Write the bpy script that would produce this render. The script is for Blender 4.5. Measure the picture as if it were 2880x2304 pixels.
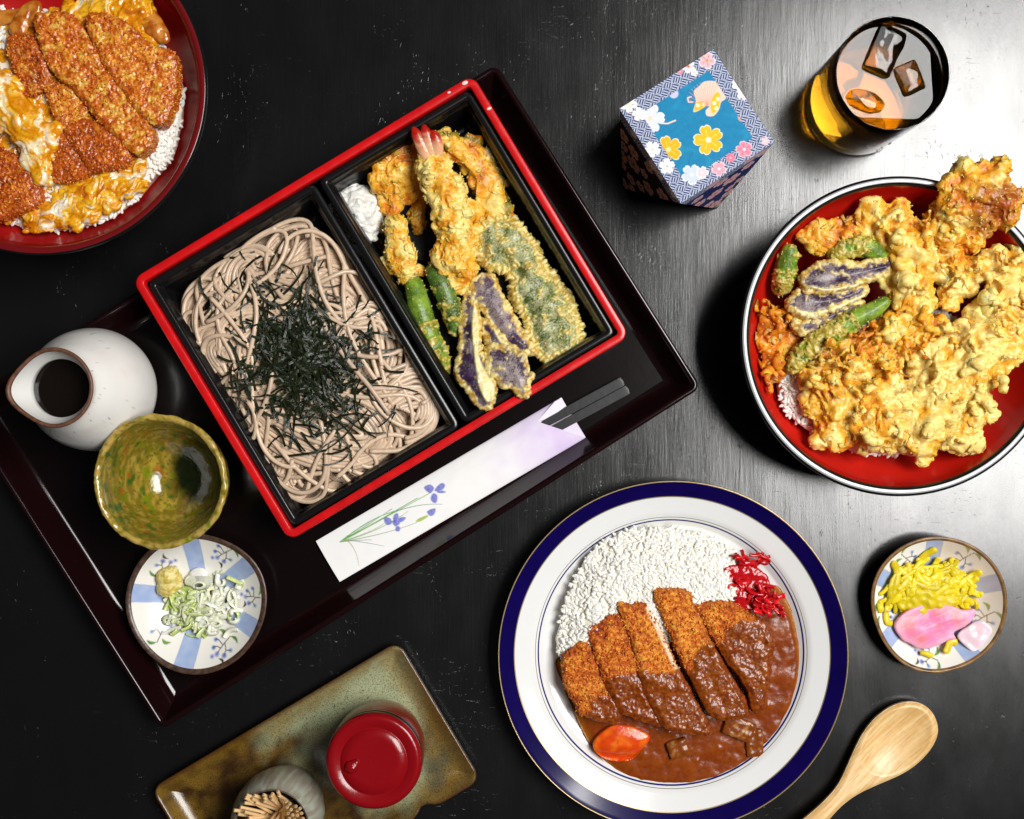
import bpy, bmesh, math, random
import numpy as np
from mathutils import Vector, Matrix, Euler

# ------------------------------------------------------------------ scale: 1 unit here ("u") = 0.25 mm on the table top
K = 0.00025
CAM_H = 3600.0                      # camera height above the table in u (0.90 m)
CX, CY = 1440.0, 1152.0

sc = bpy.context.scene
for o in list(bpy.data.objects):
    bpy.data.objects.remove(o)

# ------------------------------------------------------------------ camera
cam_d = bpy.data.cameras.new("camera")
cam = bpy.data.objects.new("camera", cam_d)
sc.collection.objects.link(cam)
cam.location = (0, 0, CAM_H * K)
cam.rotation_euler = (0, 0, 0)
cam_d.sensor_width = 36.0
cam_d.sensor_fit = 'HORIZONTAL'
cam_d.lens = 45.0
cam_d.clip_start = 0.01
cam_d.clip_end = 50.0
sc.camera = cam

# ------------------------------------------------------------------ room light (dim studio) and the one large softbox
world = bpy.data.worlds.new("World")
sc.world = world
world.use_nodes = True
bg = world.node_tree.nodes["Background"]
bg.inputs[0].default_value = (0.97, 0.98, 1.0, 1)
bg.inputs[1].default_value = 0.03

ld = bpy.data.lights.new("softbox", 'AREA')
ld.shape = 'RECTANGLE'
ld.size, ld.size_y = 0.92, 1.30
ld.energy = 80.0
ld.color = (1.0, 0.985, 0.96)
lo = bpy.data.objects.new("softbox", ld)
sc.collection.objects.link(lo)
lo.location = (1.10, 0.30, 2.20)
_z = (lo.location - Vector((0.05, 0.0, 0.0))).normalized()
_x = (Vector((1, 0, 0)) - _z * _z.x).normalized()
lo.rotation_euler = Matrix((_x, _z.cross(_x), _z)).transposed().to_euler()

sc.view_settings.view_transform = 'Standard'
sc.view_settings.look = 'None'
sc.view_settings.exposure = 0.0
sc.view_settings.gamma = 1.0
sc.view_settings.use_curve_mapping = False
sc.render.engine = 'CYCLES'
sc.cycles.use_denoising = True
sc.cycles.max_bounces = 16
sc.cycles.diffuse_bounces = 3
sc.cycles.glossy_bounces = 4
sc.cycles.transmission_bounces = 16
sc.cycles.transparent_max_bounces = 8
sc.cycles.sample_clamp_indirect = 6.0

# ------------------------------------------------------------------ numeric helpers
rng = np.random.default_rng(11)
random.seed(11)

def hexc(h):
    h = h.lstrip('#')
    return tuple(int(h[i:i + 2], 16) for i in (0, 2, 4))

def lin(c):
    if isinstance(c, str):
        c = hexc(c)
    out = []
    for v in c[:3]:
        v = v / 255.0
        out.append(v / 12.92 if v <= 0.04045 else ((v + 0.055) / 1.055) ** 2.4)
    return np.array(out)

def W(px, py, z=0.0):
    """point of the place seen at photo pixel (px, py) when it lies z above the table"""
    s = 1.0 - z / CAM_H
    return np.array([(px - CX) * s, -(py - CY) * s, z], float)

def W2(pts, z=0.0):
    a = np.asarray(pts, float)
    s = 1.0 - z / CAM_H
    return np.stack([(a[:, 0] - CX) * s, -(a[:, 1] - CY) * s], 1)

def zoomed(pts, ox, oy, f):
    return [(ox + x * f, oy + y * f) for x, y in pts]

_g3 = np.array([[1,1,0],[-1,1,0],[1,-1,0],[-1,-1,0],[1,0,1],[-1,0,1],[1,0,-1],[-1,0,-1],
                [0,1,1],[0,-1,1],[0,1,-1],[0,-1,-1],[1,1,0],[-1,1,0],[0,-1,1],[0,-1,-1]], np.float32)

def _hash(i, j, k, seed):
    with np.errstate(over='ignore'):
        h = (i.astype(np.uint32) * np.uint32(374761393) + j.astype(np.uint32) * np.uint32(668265263)
             + k.astype(np.uint32) * np.uint32(1440662683) + np.uint32((seed * 2654435761) % 4294967296))
        h = (h ^ (h >> np.uint32(13))) * np.uint32(1274126177)
        h = h ^ (h >> np.uint32(16))
    return h

def perlin(p, seed=0):
    p = np.asarray(p, np.float32)
    fl = np.floor(p)
    f = p - fl
    I = fl.astype(np.int64)
    u = f * f * f * (f * (f * 6 - 15) + 10)
    res = np.zeros(len(p), np.float32)
    for dx in (0, 1):
        wx = u[:, 0] if dx else 1 - u[:, 0]
        for dy in (0, 1):
            wy = u[:, 1] if dy else 1 - u[:, 1]
            for dz in (0, 1):
                wz = u[:, 2] if dz else 1 - u[:, 2]
                g = _g3[_hash(I[:, 0] + dx, I[:, 1] + dy, I[:, 2] + dz, seed) & np.uint32(15)]
                d = g[:, 0] * (f[:, 0] - dx) + g[:, 1] * (f[:, 1] - dy) + g[:, 2] * (f[:, 2] - dz)
                res += wx * wy * wz * d
    return res

def fbm(p, octs=3, seed=0, gain=0.5):
    a, s, t = 1.0, 0.0, 0.0
    p = np.asarray(p, np.float32)
    for o in range(octs):
        s = s + a * perlin(p, seed + o * 17)
        t += a
        a *= gain
        p = p * 2.03 + 3.1
    return s / t

def billow(p, seed=0):
    return np.abs(perlin(p, seed)) * 2.0

def worley(p, seed=0):
    """distance to the nearest random point, one point per unit cell"""
    p = np.asarray(p, np.float32)
    fl = np.floor(p)
    I = fl.astype(np.int64)
    best = np.full(len(p), 9.0, np.float32)
    for dx in (-1, 0, 1):
        for dy in (-1, 0, 1):
            for dz in (-1, 0, 1):
                h = _hash(I[:, 0] + dx, I[:, 1] + dy, I[:, 2] + dz, seed)
                q = np.stack([(h & np.uint32(1023)) / 1023.0, ((h >> np.uint32(10)) & np.uint32(1023)) / 1023.0,
                              ((h >> np.uint32(20)) & np.uint32(1023)) / 1023.0], 1).astype(np.float32)
                d = fl + np.array([dx, dy, dz], np.float32) + q - p
                best = np.minimum(best, (d * d).sum(1))
    return np.sqrt(best)

def sstep(a, b, x):
    t = np.clip((x - a) / (b - a + 1e-9), 0, 1)
    return t * t * (3 - 2 * t)

def mixc(c0, c1, t):
    t = np.asarray(t)[:, None]
    return c0 * (1 - t) + c1 * t

def smooth_poly(pts, n=8, closed=True):
    """Catmull-Rom through the points"""
    P = np.asarray(pts, float)
    N = len(P)
    out = []
    rngi = range(N) if closed else range(N - 1)
    for i in rngi:
        if closed:
            p0, p1, p2, p3 = P[i - 1], P[i], P[(i + 1) % N], P[(i + 2) % N]
        else:
            p0, p1, p2, p3 = P[max(i - 1, 0)], P[i], P[i + 1], P[min(i + 2, N - 1)]
        for k in range(n):
            t = k / n
            out.append(0.5 * ((2 * p1) + (-p0 + p2) * t + (2 * p0 - 5 * p1 + 4 * p2 - p3) * t * t
                              + (-p0 + 3 * p1 - 3 * p2 + p3) * t ** 3))
    if not closed:
        out.append(P[-1])
    return np.array(out)

def inside(poly, q):
    x, y = q[:, 0], q[:, 1]
    r = np.zeros(len(q), bool)
    n = len(poly)
    for i in range(n):
        x0, y0 = poly[i]
        x1, y1 = poly[(i + 1) % n]
        c = ((y0 > y) != (y1 > y))
        if y1 != y0:
            r ^= c & (x < (x1 - x0) * (y - y0) / (y1 - y0) + x0)
    return r

def edge_dist(poly, q, closed=True):
    best = np.full(len(q), 1e9)
    n = len(poly)
    for i in range(n if closed else n - 1):
        a, b = np.asarray(poly[i]), np.asarray(poly[(i + 1) % n])
        ab = b - a
        L = (ab ** 2).sum() + 1e-9
        t = np.clip(((q - a) @ ab) / L, 0, 1)
        d = q - a - t[:, None] * ab
        best = np.minimum(best, (d ** 2).sum(1))
    return np.sqrt(best)

# ------------------------------------------------------------------ mesh + object helpers
BASE = {}

def make_mesh(name, V, F, mat=None, col=None, smooth=True, extra=None, mat_idx=None):
    me = bpy.data.meshes.new(name)
    V = np.asarray(V, np.float32) * K
    me.vertices.add(len(V))
    me.vertices.foreach_set("co", V.ravel())
    if isinstance(F, np.ndarray):
        groups = [F]
    elif len(F) and isinstance(F[0], np.ndarray) and F[0].ndim == 2:
        groups = F
    else:
        groups = None
    if groups is not None:
        idx = np.concatenate([g.ravel() for g in groups])
        tot = np.concatenate([np.full(len(g), g.shape[1]) for g in groups])
    else:
        idx = np.array([i for f in F for i in f])
        tot = np.array([len(f) for f in F])
    st = np.concatenate([[0], np.cumsum(tot)[:-1]])
    me.loops.add(len(idx))
    me.loops.foreach_set("vertex_index", idx.astype(np.int32))
    me.polygons.add(len(tot))
    me.polygons.foreach_set("loop_start", st.astype(np.int32))
    me.polygons.foreach_set("loop_total", tot.astype(np.int32))
    me.polygons.foreach_set("use_smooth", np.full(len(tot), bool(smooth)))
    mats = mat if isinstance(mat, (list, tuple)) else ([mat] if mat else [])
    for m in mats:
        me.materials.append(m)
    if mat_idx is not None:
        me.polygons.foreach_set("material_index", np.asarray(mat_idx, np.int32))
    if col is not None:
        a = me.attributes.new("Col", 'FLOAT_COLOR', 'POINT')
        c = np.ones((len(V), 4), np.float32)
        c[:, :3] = np.clip(col, 0, 1)
        a.data.foreach_set("color", c.ravel())
    if extra is not None:
        for k, v in extra.items():
            a = me.attributes.new(k, 'FLOAT', 'POINT')
            a.data.foreach_set("value", np.asarray(v, np.float32).ravel())
    me.update(calc_edges=True)
    me.validate(verbose=False)
    return me

def tag(o, label=None, cat=None, group=None, kind=None):
    if label: o["label"] = label
    if cat: o["category"] = cat
    if group: o["group"] = group
    if kind: o["kind"] = kind
    return o

def thing(name, label, cat, loc, group=None):
    o = bpy.data.objects.new(name, None)
    sc.collection.objects.link(o)
    o.empty_display_size = 0.02
    loc = np.asarray(loc, float)
    o.location = loc * K
    BASE[o.name] = loc
    return tag(o, label, cat, group)

def obj(name, V, F, mat, parent=None, loc=None, **kw):
    """one mesh object; V in u, world; origin at the parent's base (or loc)"""
    b = BASE[parent.name] if parent is not None else (np.asarray(loc, float) if loc is not None else np.zeros(3))
    me = make_mesh(name, np.asarray(V, float) - b, F, mat, **kw)
    o = bpy.data.objects.new(name, me)
    sc.collection.objects.link(o)
    if parent is not None:
        o.parent = parent
    else:
        o.location = b * K
    BASE[o.name] = b
    return o

def join(*parts):
    """join (V, F, col) triples whose F are 2-D arrays"""
    Vs, Fs, Cs, n = [], {}, [], 0
    for p in parts:
        V, F = np.asarray(p[0], float), p[1]
        fl = F if isinstance(F, list) else [F]
        for g in fl:
            Fs.setdefault(g.shape[1], []).append(g + n)
        Vs.append(V)
        if len(p) > 2 and p[2] is not None:
            Cs.append(p[2])
        n += len(V)
    return np.concatenate(Vs), [np.concatenate(v) for v in Fs.values()], (np.concatenate(Cs) if Cs else None)

def lathe(c, prof, n=96, wob=None, close=False):
    """profile [(r, z)...] turned round the vertical through c=(x, y)"""
    th = np.linspace(0, 2 * math.pi, n, endpoint=False)
    V = []
    for i, (r, z) in enumerate(prof):
        k = wob(th, i) if wob is not None else 1.0
        V.append(np.stack([c[0] + r * k * np.cos(th), c[1] + r * k * np.sin(th), np.full(n, z)], 1))
    m = len(prof)
    V = np.concatenate(V)
    F = []
    j = np.arange(n)
    j2 = (j + 1) % n
    for i in range(m - 1):
        F.append(np.stack([i * n + j, i * n + j2, (i + 1) * n + j2, (i + 1) * n + j], 1))
    if close:
        i = m - 1
        F.append(np.stack([i * n + j, i * n + j2, j2, j], 1))
    return V, np.concatenate(F)

def arc_prof(pts, n=5):
    return [tuple(p) for p in smooth_poly(pts, n, closed=False)]

def frames(P):
    T = np.gradient(P, axis=0)
    T /= np.linalg.norm(T, axis=1)[:, None] + 1e-9
    up = np.array([0, 0, 1.0])
    S = np.cross(T, up)
    nn = np.linalg.norm(S, axis=1)
    S[nn < 1e-3] = np.array([1, 0, 0])
    S /= np.linalg.norm(S, axis=1)[:, None] + 1e-9
    U = np.cross(S, T)
    return T, S, U

def tube(P, r, sides=6, squash=1.0, caps=True, twist=0.0):
    P = np.asarray(P, float)
    n = len(P)
    r = np.broadcast_to(np.asarray(r, float), (n,))
    T, S, U = frames(P)
    a = np.linspace(0, 2 * math.pi, sides, endpoint=False)
    V = np.zeros((n, sides, 3))
    for k in range(sides):
        ca, sa = math.cos(a[k] + twist), math.sin(a[k] + twist)
        V[:, k] = P + (S * ca + U * sa * squash) * r[:, None]
    V = V.reshape(-1, 3)
    i = np.arange(n - 1)[:, None] * sides
    k = np.arange(sides)[None, :]
    k2 = (k + 1) % sides
    F = np.stack([(i + k).ravel(), (i + k2).ravel(), (i + sides + k2).ravel(), (i + sides + k).ravel()], 1)
    out = [F]
    if caps:
        V = np.concatenate([V, P[:1], P[-1:]])
        c0, c1 = n * sides, n * sides + 1
        kk = np.arange(sides)
        kk2 = (kk + 1) % sides
        out.append(np.concatenate([np.stack([np.full(sides, c0), kk2, kk], 1),
                                   np.stack([np.full(sides, c1), (n - 1) * sides + kk, (n - 1) * sides + kk2], 1)]))
    return V, out

def ribbon(P, w, t, tilt=0.0):
    P = np.asarray(P, float)
    n = len(P)
    T, S, U = frames(P)
    tl = np.broadcast_to(np.asarray(tilt, float), (n,))[:, None]
    S2 = S * np.cos(tl) + U * np.sin(tl)
    U2 = -S * np.sin(tl) + U * np.cos(tl)
    wv = np.broadcast_to(np.asarray(w, float), (n,))[:, None] * 0.5
    V = np.stack([P - S2 * wv - U2 * t / 2, P + S2 * wv - U2 * t / 2, P + S2 * wv + U2 * t / 2, P - S2 * wv + U2 * t / 2], 1).reshape(-1, 3)
    i = np.arange(n - 1)[:, None] * 4
    k = np.arange(4)[None, :]
    k2 = (k + 1) % 4
    F = np.stack([(i + k).ravel(), (i + k2).ravel(), (i + 4 + k2).ravel(), (i + 4 + k).ravel()], 1)
    F = np.concatenate([F, [[3, 2, 1, 0]], [[(n - 1) * 4, (n - 1) * 4 + 1, (n - 1) * 4 + 2, (n - 1) * 4 + 3]]])
    return V, F

def ico(sub):
    bm = bmesh.new()
    bmesh.ops.create_icosphere(bm, subdivisions=sub, radius=1.0)
    V = np.array([v.co[:] for v in bm.verts])
    F = np.array([[v.index for v in f.verts] for f in bm.faces])
    bm.free()
    return V, F
ICO1, ICO2, ICO3 = ico(1), ico(2), ico(3)

def rotz(V, a):
    c, s = math.cos(a), math.sin(a)
    return np.stack([V[:, 0] * c - V[:, 1] * s, V[:, 0] * s + V[:, 1] * c, V[:, 2]], 1)

def eulerm(rx, ry, rz):
    return np.array(Euler((rx, ry, rz)).to_matrix())

def ell(c, r, rz=0.0, rx=0.0, ry=0.0, src=None):
    V, F = src or ICO2
    V = V * np.asarray(r, float)
    V = V @ eulerm(rx, ry, rz).T
    return V + np.asarray(c, float), F

def prism(poly2, z0, z1, inset_top=0.0):
    """closed prism over a 2-D outline (u, world); triangulated ends"""
    bm = bmesh.new()
    vs = [bm.verts.new((x, y, z0)) for x, y in poly2]
    f = bm.faces.new(vs)
    bmesh.ops.triangulate(bm, faces=[f])
    ext = bmesh.ops.extrude_face_region(bm, geom=list(bm.faces))
    for g in ext["geom"]:
        if isinstance(g, bmesh.types.BMVert):
            g.co.z = z1
    bmesh.ops.triangulate(bm, faces=list(bm.faces))
    bmesh.ops.recalc_face_normals(bm, faces=list(bm.faces))
    V = np.array([v.co[:] for v in bm.verts])
    bm.verts.index_update()
    F = np.array([[v.index for v in f.verts] for f in bm.faces])
    bm.free()
    return V, F

def remesh(parts, vox, smooth=4):
    """voxel union of closed shapes -> V, F(quads), N"""
    V, F, _ = join(*parts)
    me = bpy.data.meshes.new("tmp")
    me.from_pydata(V.tolist(), [], [f for g in F for f in g.tolist()])
    o = bpy.data.objects.new("tmp", me)
    sc.collection.objects.link(o)
    m = o.modifiers.new("r", 'REMESH')
    m.mode = 'VOXEL'
    m.voxel_size = vox
    if smooth:
        s = o.modifiers.new("s", 'SMOOTH')
        s.factor = 0.5
        s.iterations = smooth
    dg = bpy.context.evaluated_depsgraph_get()
    ev = o.evaluated_get(dg)
    m2 = ev.to_mesh()
    nv, nf = len(m2.vertices), len(m2.polygons)
    Vo = np.zeros(nv * 3, np.float32)
    m2.vertices.foreach_get("co", Vo)
    No = np.zeros(nv * 3, np.float32)
    m2.vertex_normals.foreach_get("vector", No)
    lt = np.zeros(nf, np.int32)
    m2.polygons.foreach_get("loop_total", lt)
    li = np.zeros(len(m2.loops), np.int32)
    m2.loops.foreach_get("vertex_index", li)
    if (lt == 4).all():
        Fo = [li.reshape(-1, 4)]
    else:
        st = np.concatenate([[0], np.cumsum(lt)[:-1]])
        Fo = [np.stack([li[st[lt == k] + j] for j in range(k)], 1) for k in (3, 4) if (lt == k).any()]
    ev.to_mesh_clear()
    bpy.data.objects.remove(o)
    bpy.data.meshes.remove(me)
    return Vo.reshape(-1, 3).astype(float), Fo, No.reshape(-1, 3).astype(float)

# ------------------------------------------------------------------ materials
def pmat(name, color=(0.5, 0.5, 0.5), attr=False, rough=0.5, spec=0.5, coat=0.0, coat_rough=0.05, sss=0.0,
         sss_r=(1.0, 0.5, 0.25), sss_scale=0.002, var=0.0, var_scale=200.0, bumps=(), rough_attr=None, metallic=0.0,
         trans=0.0, ior=1.45, rnd=0.0, rough_var=0.0, ior_attr=None, speck=None):
    m = bpy.data.materials.new(name)
    m.use_nodes = True
    nt = m.node_tree
    nd, lk = nt.nodes, nt.links
    b = nd["Principled BSDF"]
    b.inputs["Roughness"].default_value = rough
    b.inputs["Specular IOR Level"].default_value = spec
    b.inputs["Metallic"].default_value = metallic
    b.inputs["IOR"].default_value = ior
    b.inputs["Coat Weight"].default_value = coat
    b.inputs["Coat Roughness"].default_value = coat_rough
    b.inputs["Transmission Weight"].default_value = trans
    if sss > 0:
        b.inputs["Subsurface Weight"].default_value = sss
        b.inputs["Subsurface Radius"].default_value = sss_r
        b.inputs["Subsurface Scale"].default_value = sss_scale
    tc = nd.new("ShaderNodeTexCoord")
    if isinstance(color, str) or (len(color) == 3 and max(color) > 1.0):
        color = tuple(lin(color))
    if attr:
        a = nd.new("ShaderNodeAttribute")
        a.attribute_name = "Col"
        src = a.outputs["Color"]
    else:
        r = nd.new("ShaderNodeRGB")
        r.outputs[0].default_value = (*color, 1)
        src = r.outputs[0]
    if var > 0:
        n = nd.new("ShaderNodeTexNoise")
        n.inputs["Scale"].default_value = var_scale
        n.inputs["Detail"].default_value = 4
        lk.new(tc.outputs["Object"], n.inputs["Vector"])
        mr = nd.new("ShaderNodeMapRange")
        mr.inputs["From Min"].default_value = 0.3
        mr.inputs["From Max"].default_value = 0.7
        mr.inputs["To Min"].default_value = 1 - var
        mr.inputs["To Max"].default_value = 1 + var
        lk.new(n.outputs["Fac"], mr.inputs["Value"])
        mx = nd.new("ShaderNodeVectorMath")
        mx.operation = 'SCALE'
        lk.new(src, mx.inputs[0])
        lk.new(mr.outputs[0], mx.inputs["Scale"])
        src = mx.outputs[0]
    if rnd > 0:
        oi = nd.new("ShaderNodeObjectInfo")
        mr = nd.new("ShaderNodeMapRange")
        mr.inputs["To Min"].default_value = 1 - rnd
        mr.inputs["To Max"].default_value = 1 + rnd
        lk.new(oi.outputs["Random"], mr.inputs["Value"])
        mx = nd.new("ShaderNodeVectorMath")
        mx.operation = 'SCALE'
        lk.new(src, mx.inputs[0])
        lk.new(mr.outputs[0], mx.inputs["Scale"])
        src = mx.outputs[0]
    if speck:                                        # fine dark specks of the glaze: (scale, from, to, colour, amount)
        n = nd.new("ShaderNodeTexNoise")
        n.inputs["Scale"].default_value = speck[0]
        n.inputs["Detail"].default_value = 2
        lk.new(tc.outputs["Object"], n.inputs["Vector"])
        mr = nd.new("ShaderNodeMapRange")
        mr.interpolation_type = 'SMOOTHSTEP'
        mr.inputs["From Min"].default_value = speck[1]
        mr.inputs["From Max"].default_value = speck[2]
        mr.inputs["To Max"].default_value = speck[4]
        lk.new(n.outputs["Fac"], mr.inputs["Value"])
        mx = nd.new("ShaderNodeMix")
        mx.data_type = 'RGBA'
        lk.new(mr.outputs[0], mx.inputs[0])
        lk.new(src, mx.inputs[6])
        mx.inputs[7].default_value = (*lin(speck[3]), 1)
        src = mx.outputs[2]
    lk.new(src, b.inputs["Base Color"])
    if ior_attr:
        a = nd.new("ShaderNodeAttribute")
        a.attribute_name = ior_attr
        lk.new(a.outputs["Fac"], b.inputs["IOR"])
    if rough_attr:
        a = nd.new("ShaderNodeAttribute")
        a.attribute_name = rough_attr
        lk.new(a.outputs["Fac"], b.inputs["Roughness"])
    elif rough_var > 0:
        n = nd.new("ShaderNodeTexNoise")
        n.inputs["Scale"].default_value = 120
        n.inputs["Detail"].default_value = 5
        lk.new(tc.outputs["Object"], n.inputs["Vector"])
        mr = nd.new("ShaderNodeMapRange")
        mr.inputs["To Min"].default_value = max(0.02, rough - rough_var)
        mr.inputs["To Max"].default_value = rough + rough_var
        lk.new(n.outputs["Fac"], mr.inputs["Value"])
        lk.new(mr.outputs[0], b.inputs["Roughness"])
    prev = None
    for (scale, dist) in bumps:
        n = nd.new("ShaderNodeTexNoise")
        n.inputs["Scale"].default_value = scale
        n.inputs["Detail"].default_value = 3
        lk.new(tc.outputs["Object"], n.inputs["Vector"])
        bp = nd.new("ShaderNodeBump")
        bp.inputs["Strength"].default_value = 1.0
        bp.inputs["Distance"].default_value = dist
        lk.new(n.outputs["Fac"], bp.inputs["Height"])
        if prev:
            lk.new(prev.outputs[0], bp.inputs["Normal"])
        prev = bp
    if prev:
        lk.new(prev.outputs[0], b.inputs["Normal"])
    return m
# ================================================================== the table
def table_material():
    m = bpy.data.materials.new("black_painted_wood")
    m.use_nodes = True
    nt = m.node_tree
    nd, lk = nt.nodes, nt.links
    b = nd["Principled BSDF"]
    tc = nd.new("ShaderNodeTexCoord")
    def noise(sx, sy, detail=4, rough=0.5, dist=0.0):
        mp = nd.new("ShaderNodeMapping")
        mp.inputs["Scale"].default_value = (sx, sy, sx)
        lk.new(tc.outputs["Object"], mp.inputs[0])
        n = nd.new("ShaderNodeTexNoise")
        n.inputs["Scale"].default_value = 1.0
        n.inputs["Detail"].default_value = detail
        n.inputs["Roughness"].default_value = rough
        n.inputs["Distortion"].default_value = dist
        lk.new(mp.outputs[0], n.inputs["Vector"])
        return n.outputs["Fac"]
    def math_(op, a, b_=None, clamp=False):
        n = nd.new("ShaderNodeMath")
        n.operation = op
        n.use_clamp = clamp
        for i, v in enumerate((a, b_)):
            if v is None: continue
            if isinstance(v, (int, float)): n.inputs[i].default_value = v
            else: lk.new(v, n.inputs[i])
        return n.outputs[0]
    def ramp(v, a, b_):
        n = nd.new("ShaderNodeMapRange")
        n.interpolation_type = 'SMOOTHSTEP'
        n.inputs["From Min"].default_value = a
        n.inputs["From Max"].default_value = b_
        lk.new(v, n.inputs["Value"])
        return n.outputs[0]
    grain = noise(620, 26, 5, 0.62, 0.5)             # brushed grain running up the picture
    fine = noise(1500, 260, 3, 0.6)
    wave = noise(60, 14, 3, 0.5)
    pits = ramp(noise(420, 170, 2, 0.5, 1.2), 0.665, 0.73)
    zone = ramp(noise(22, 16, 3, 0.6), 0.48, 0.66)
    scr = ramp(noise(120, 1300, 2, 0.5, 2.0), 0.70, 0.76)
    scr = math_('MULTIPLY', scr, ramp(noise(18, 30, 2), 0.50, 0.62))
    pits = math_('MULTIPLY', pits, zone)
    h = math_('MULTIPLY', grain, 0.36)
    h = math_('ADD', h, math_('MULTIPLY', fine, 0.14))
    h = math_('ADD', h, math_('MULTIPLY', wave, 1.2))
    h = math_('SUBTRACT', h, math_('MULTIPLY', pits, 0.6))
    h = math_('SUBTRACT', h, math_('MULTIPLY', scr, 0.35))
    bp = nd.new("ShaderNodeBump")
    bp.inputs["Strength"].default_value = 1.0
    bp.inputs["Distance"].default_value = 0.00015
    lk.new(h, bp.inputs["Height"])
    lk.new(bp.outputs[0], b.inputs["Normal"])
    b.inputs["Base Color"].default_value = (0.0045, 0.0045, 0.0047, 1)
    b.inputs["Specular IOR Level"].default_value = 0.76
    rr = nd.new("ShaderNodeMapRange")
    rr.inputs["To Min"].default_value = 0.16
    rr.inputs["To Max"].default_value = 0.27
    lk.new(noise(40, 22, 4), rr.inputs["Value"])
    lk.new(rr.outputs[0], b.inputs["Roughness"])
    return m

def box_mesh(x0, x1, y0, y1, z0, z1):
    V = np.array([[x, y, z] for z in (z0, z1) for (x, y) in ((x0, y0), (x1, y0), (x1, y1), (x0, y1))], float)
    F = np.array([[3, 2, 1, 0], [4, 5, 6, 7], [0, 1, 5, 4], [1, 2, 6, 5], [2, 3, 7, 6], [3, 0, 4, 7]])
    return V, F

V, F = box_mesh(-7000, 7000, -7000, 7000, -160, 0)
tag(obj("table", V, F, table_material(), smooth=False), kind="structure")

# ================================================================== rounded-rectangle lofts
def rrect(w, h, r, nc=7):
    r = max(min(r, w / 2 - 0.1, h / 2 - 0.1), 0.05)
    P = []
    for cx, cy, a0 in ((w/2 - r, h/2 - r, 0), (-w/2 + r, h/2 - r, 90), (-w/2 + r, -h/2 + r, 180), (w/2 - r, -h/2 + r, 270)):
        for k in range(nc):
            a = math.radians(a0 + 90 * k / (nc - 1))
            P.append((cx + r * math.cos(a), cy + r * math.sin(a)))
    return np.array(P)

def loft(c, ang, w, h, r, prof, cap0=False, cap1=False, nc=7, sub=0):
    """prof [(inset, z)...]; sub: extra points along every straight side"""
    rings = []
    for ins, z in prof:
        P = rrect(w - 2 * ins, h - 2 * ins, r - ins if r - ins > 2 else 2, nc)
        if sub:
            Q = []
            n = len(P)
            for i in range(n):
                Q.append(P[i])
                if i % nc == nc - 1:
                    for k in range(1, sub):
                        Q.append(P[i] + (P[(i + 1) % n] - P[i]) * k / sub)
            P = np.array(Q)
        V = np.concatenate([P, np.full((len(P), 1), z)], 1)
        rings.append(V)
    n = len(rings[0])
    V = np.concatenate(rings)
    V = rotz(V, ang)
    V[:, 0] += c[0]
    V[:, 1] += c[1]
    j = np.arange(n)
    j2 = (j + 1) % n
    F = [np.stack([i * n + j, i * n + j2, (i + 1) * n + j2, (i + 1) * n + j], 1) for i in range(len(rings) - 1)]
    F = [f.tolist() for f in F]
    F = [q for f in F for q in f]
    if cap0: F.append(list(range(n))[::-1])
    if cap1: F.append([(len(rings) - 1) * n + i for i in range(n)])
    return V, F

# ------------------------------------------------------------------ serving tray
M_tray_in = pmat("tray_lacquer", (0.0045, 0.0020, 0.0023), rough=0.16, spec=0.5, bumps=((60, 0.00008),))
M_tray_rim = pmat("tray_rim_lacquer", (0.009, 0.0022, 0.0026), rough=0.14, spec=0.55, bumps=((50, 0.00008),))
TRAY_A = math.radians(32.4)
tc_ = W(925, 1117, 96)
tray = thing("serving_tray", "large dark maroon lacquer tray under the soba box and white jug", "tray", (tc_[0], tc_[1], 0))
V, F = loft(tc_, TRAY_A, 1750, 1049, 26, [(64, 23), (70, 22)], cap1=True)
obj("tray_base", V, F, M_tray_in, tray, smooth=False)
V, F = loft(tc_, TRAY_A, 1750, 1049, 26, [(80, 1), (60, 1), (54, 6), (6, 84), (0, 95), (1, 99), (5, 102), (11, 102), (15, 99), (19, 92),
                                         (40, 46), (46, 38), (52, 30), (56, 26), (64, 23)])
obj("tray_rim", V, F, M_tray_rim, tray)
FLOOR = 22.0

# ------------------------------------------------------------------ two-compartment lacquer box
M_box_red = pmat("red_lacquer_rim", (0.60, 0.006, 0.008), rough=0.26, spec=0.5, var=0.16, var_scale=90, rough_var=0.12, bumps=((300, 0.00005),))
M_box_out = pmat("box_outer_lacquer", (0.012, 0.004, 0.004), rough=0.2, spec=0.5)
M_box_in = pmat("black_insert_plastic", (0.006, 0.006, 0.0065), rough=0.22, spec=0.5, bumps=((120, 0.00006),))
M_chip = pmat("bare_chip", (0.75, 0.68, 0.62), rough=0.6)
BOX_A = math.radians(31.0)
bc = W(1071, 866, 215)
BL_, BS_ = 1052.0, 808.0
box = thing("lunch_box", "black two-compartment lacquer box with a bright red rim, filled with soba and tempura", "food box", (bc[0], bc[1], FLOOR))
V, F = loft(bc, BOX_A, BL_, BS_, 30, [(22, FLOOR + 1), (16, FLOOR + 4), (7, 60), (2, 182), (2, 193)], cap0=True)
obj("outer_wall", V, F, M_box_out, box)
V, F = loft(bc, BOX_A, BL_, BS_, 30, [(2, 193), (0, 195), (0, 213), (1, 215.5), (3, 216.5), (19, 216.5), (21, 215.5), (22, 213), (22, 186)])
obj("rim", V, F, M_box_red, box)
bu = np.array([math.cos(BOX_A), math.sin(BOX_A)])
bv = np.array([-math.sin(BOX_A), math.cos(BOX_A)])
def boxp(x, y):
    return np.array([bc[0], bc[1]]) + bu * x + bv * y
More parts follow.
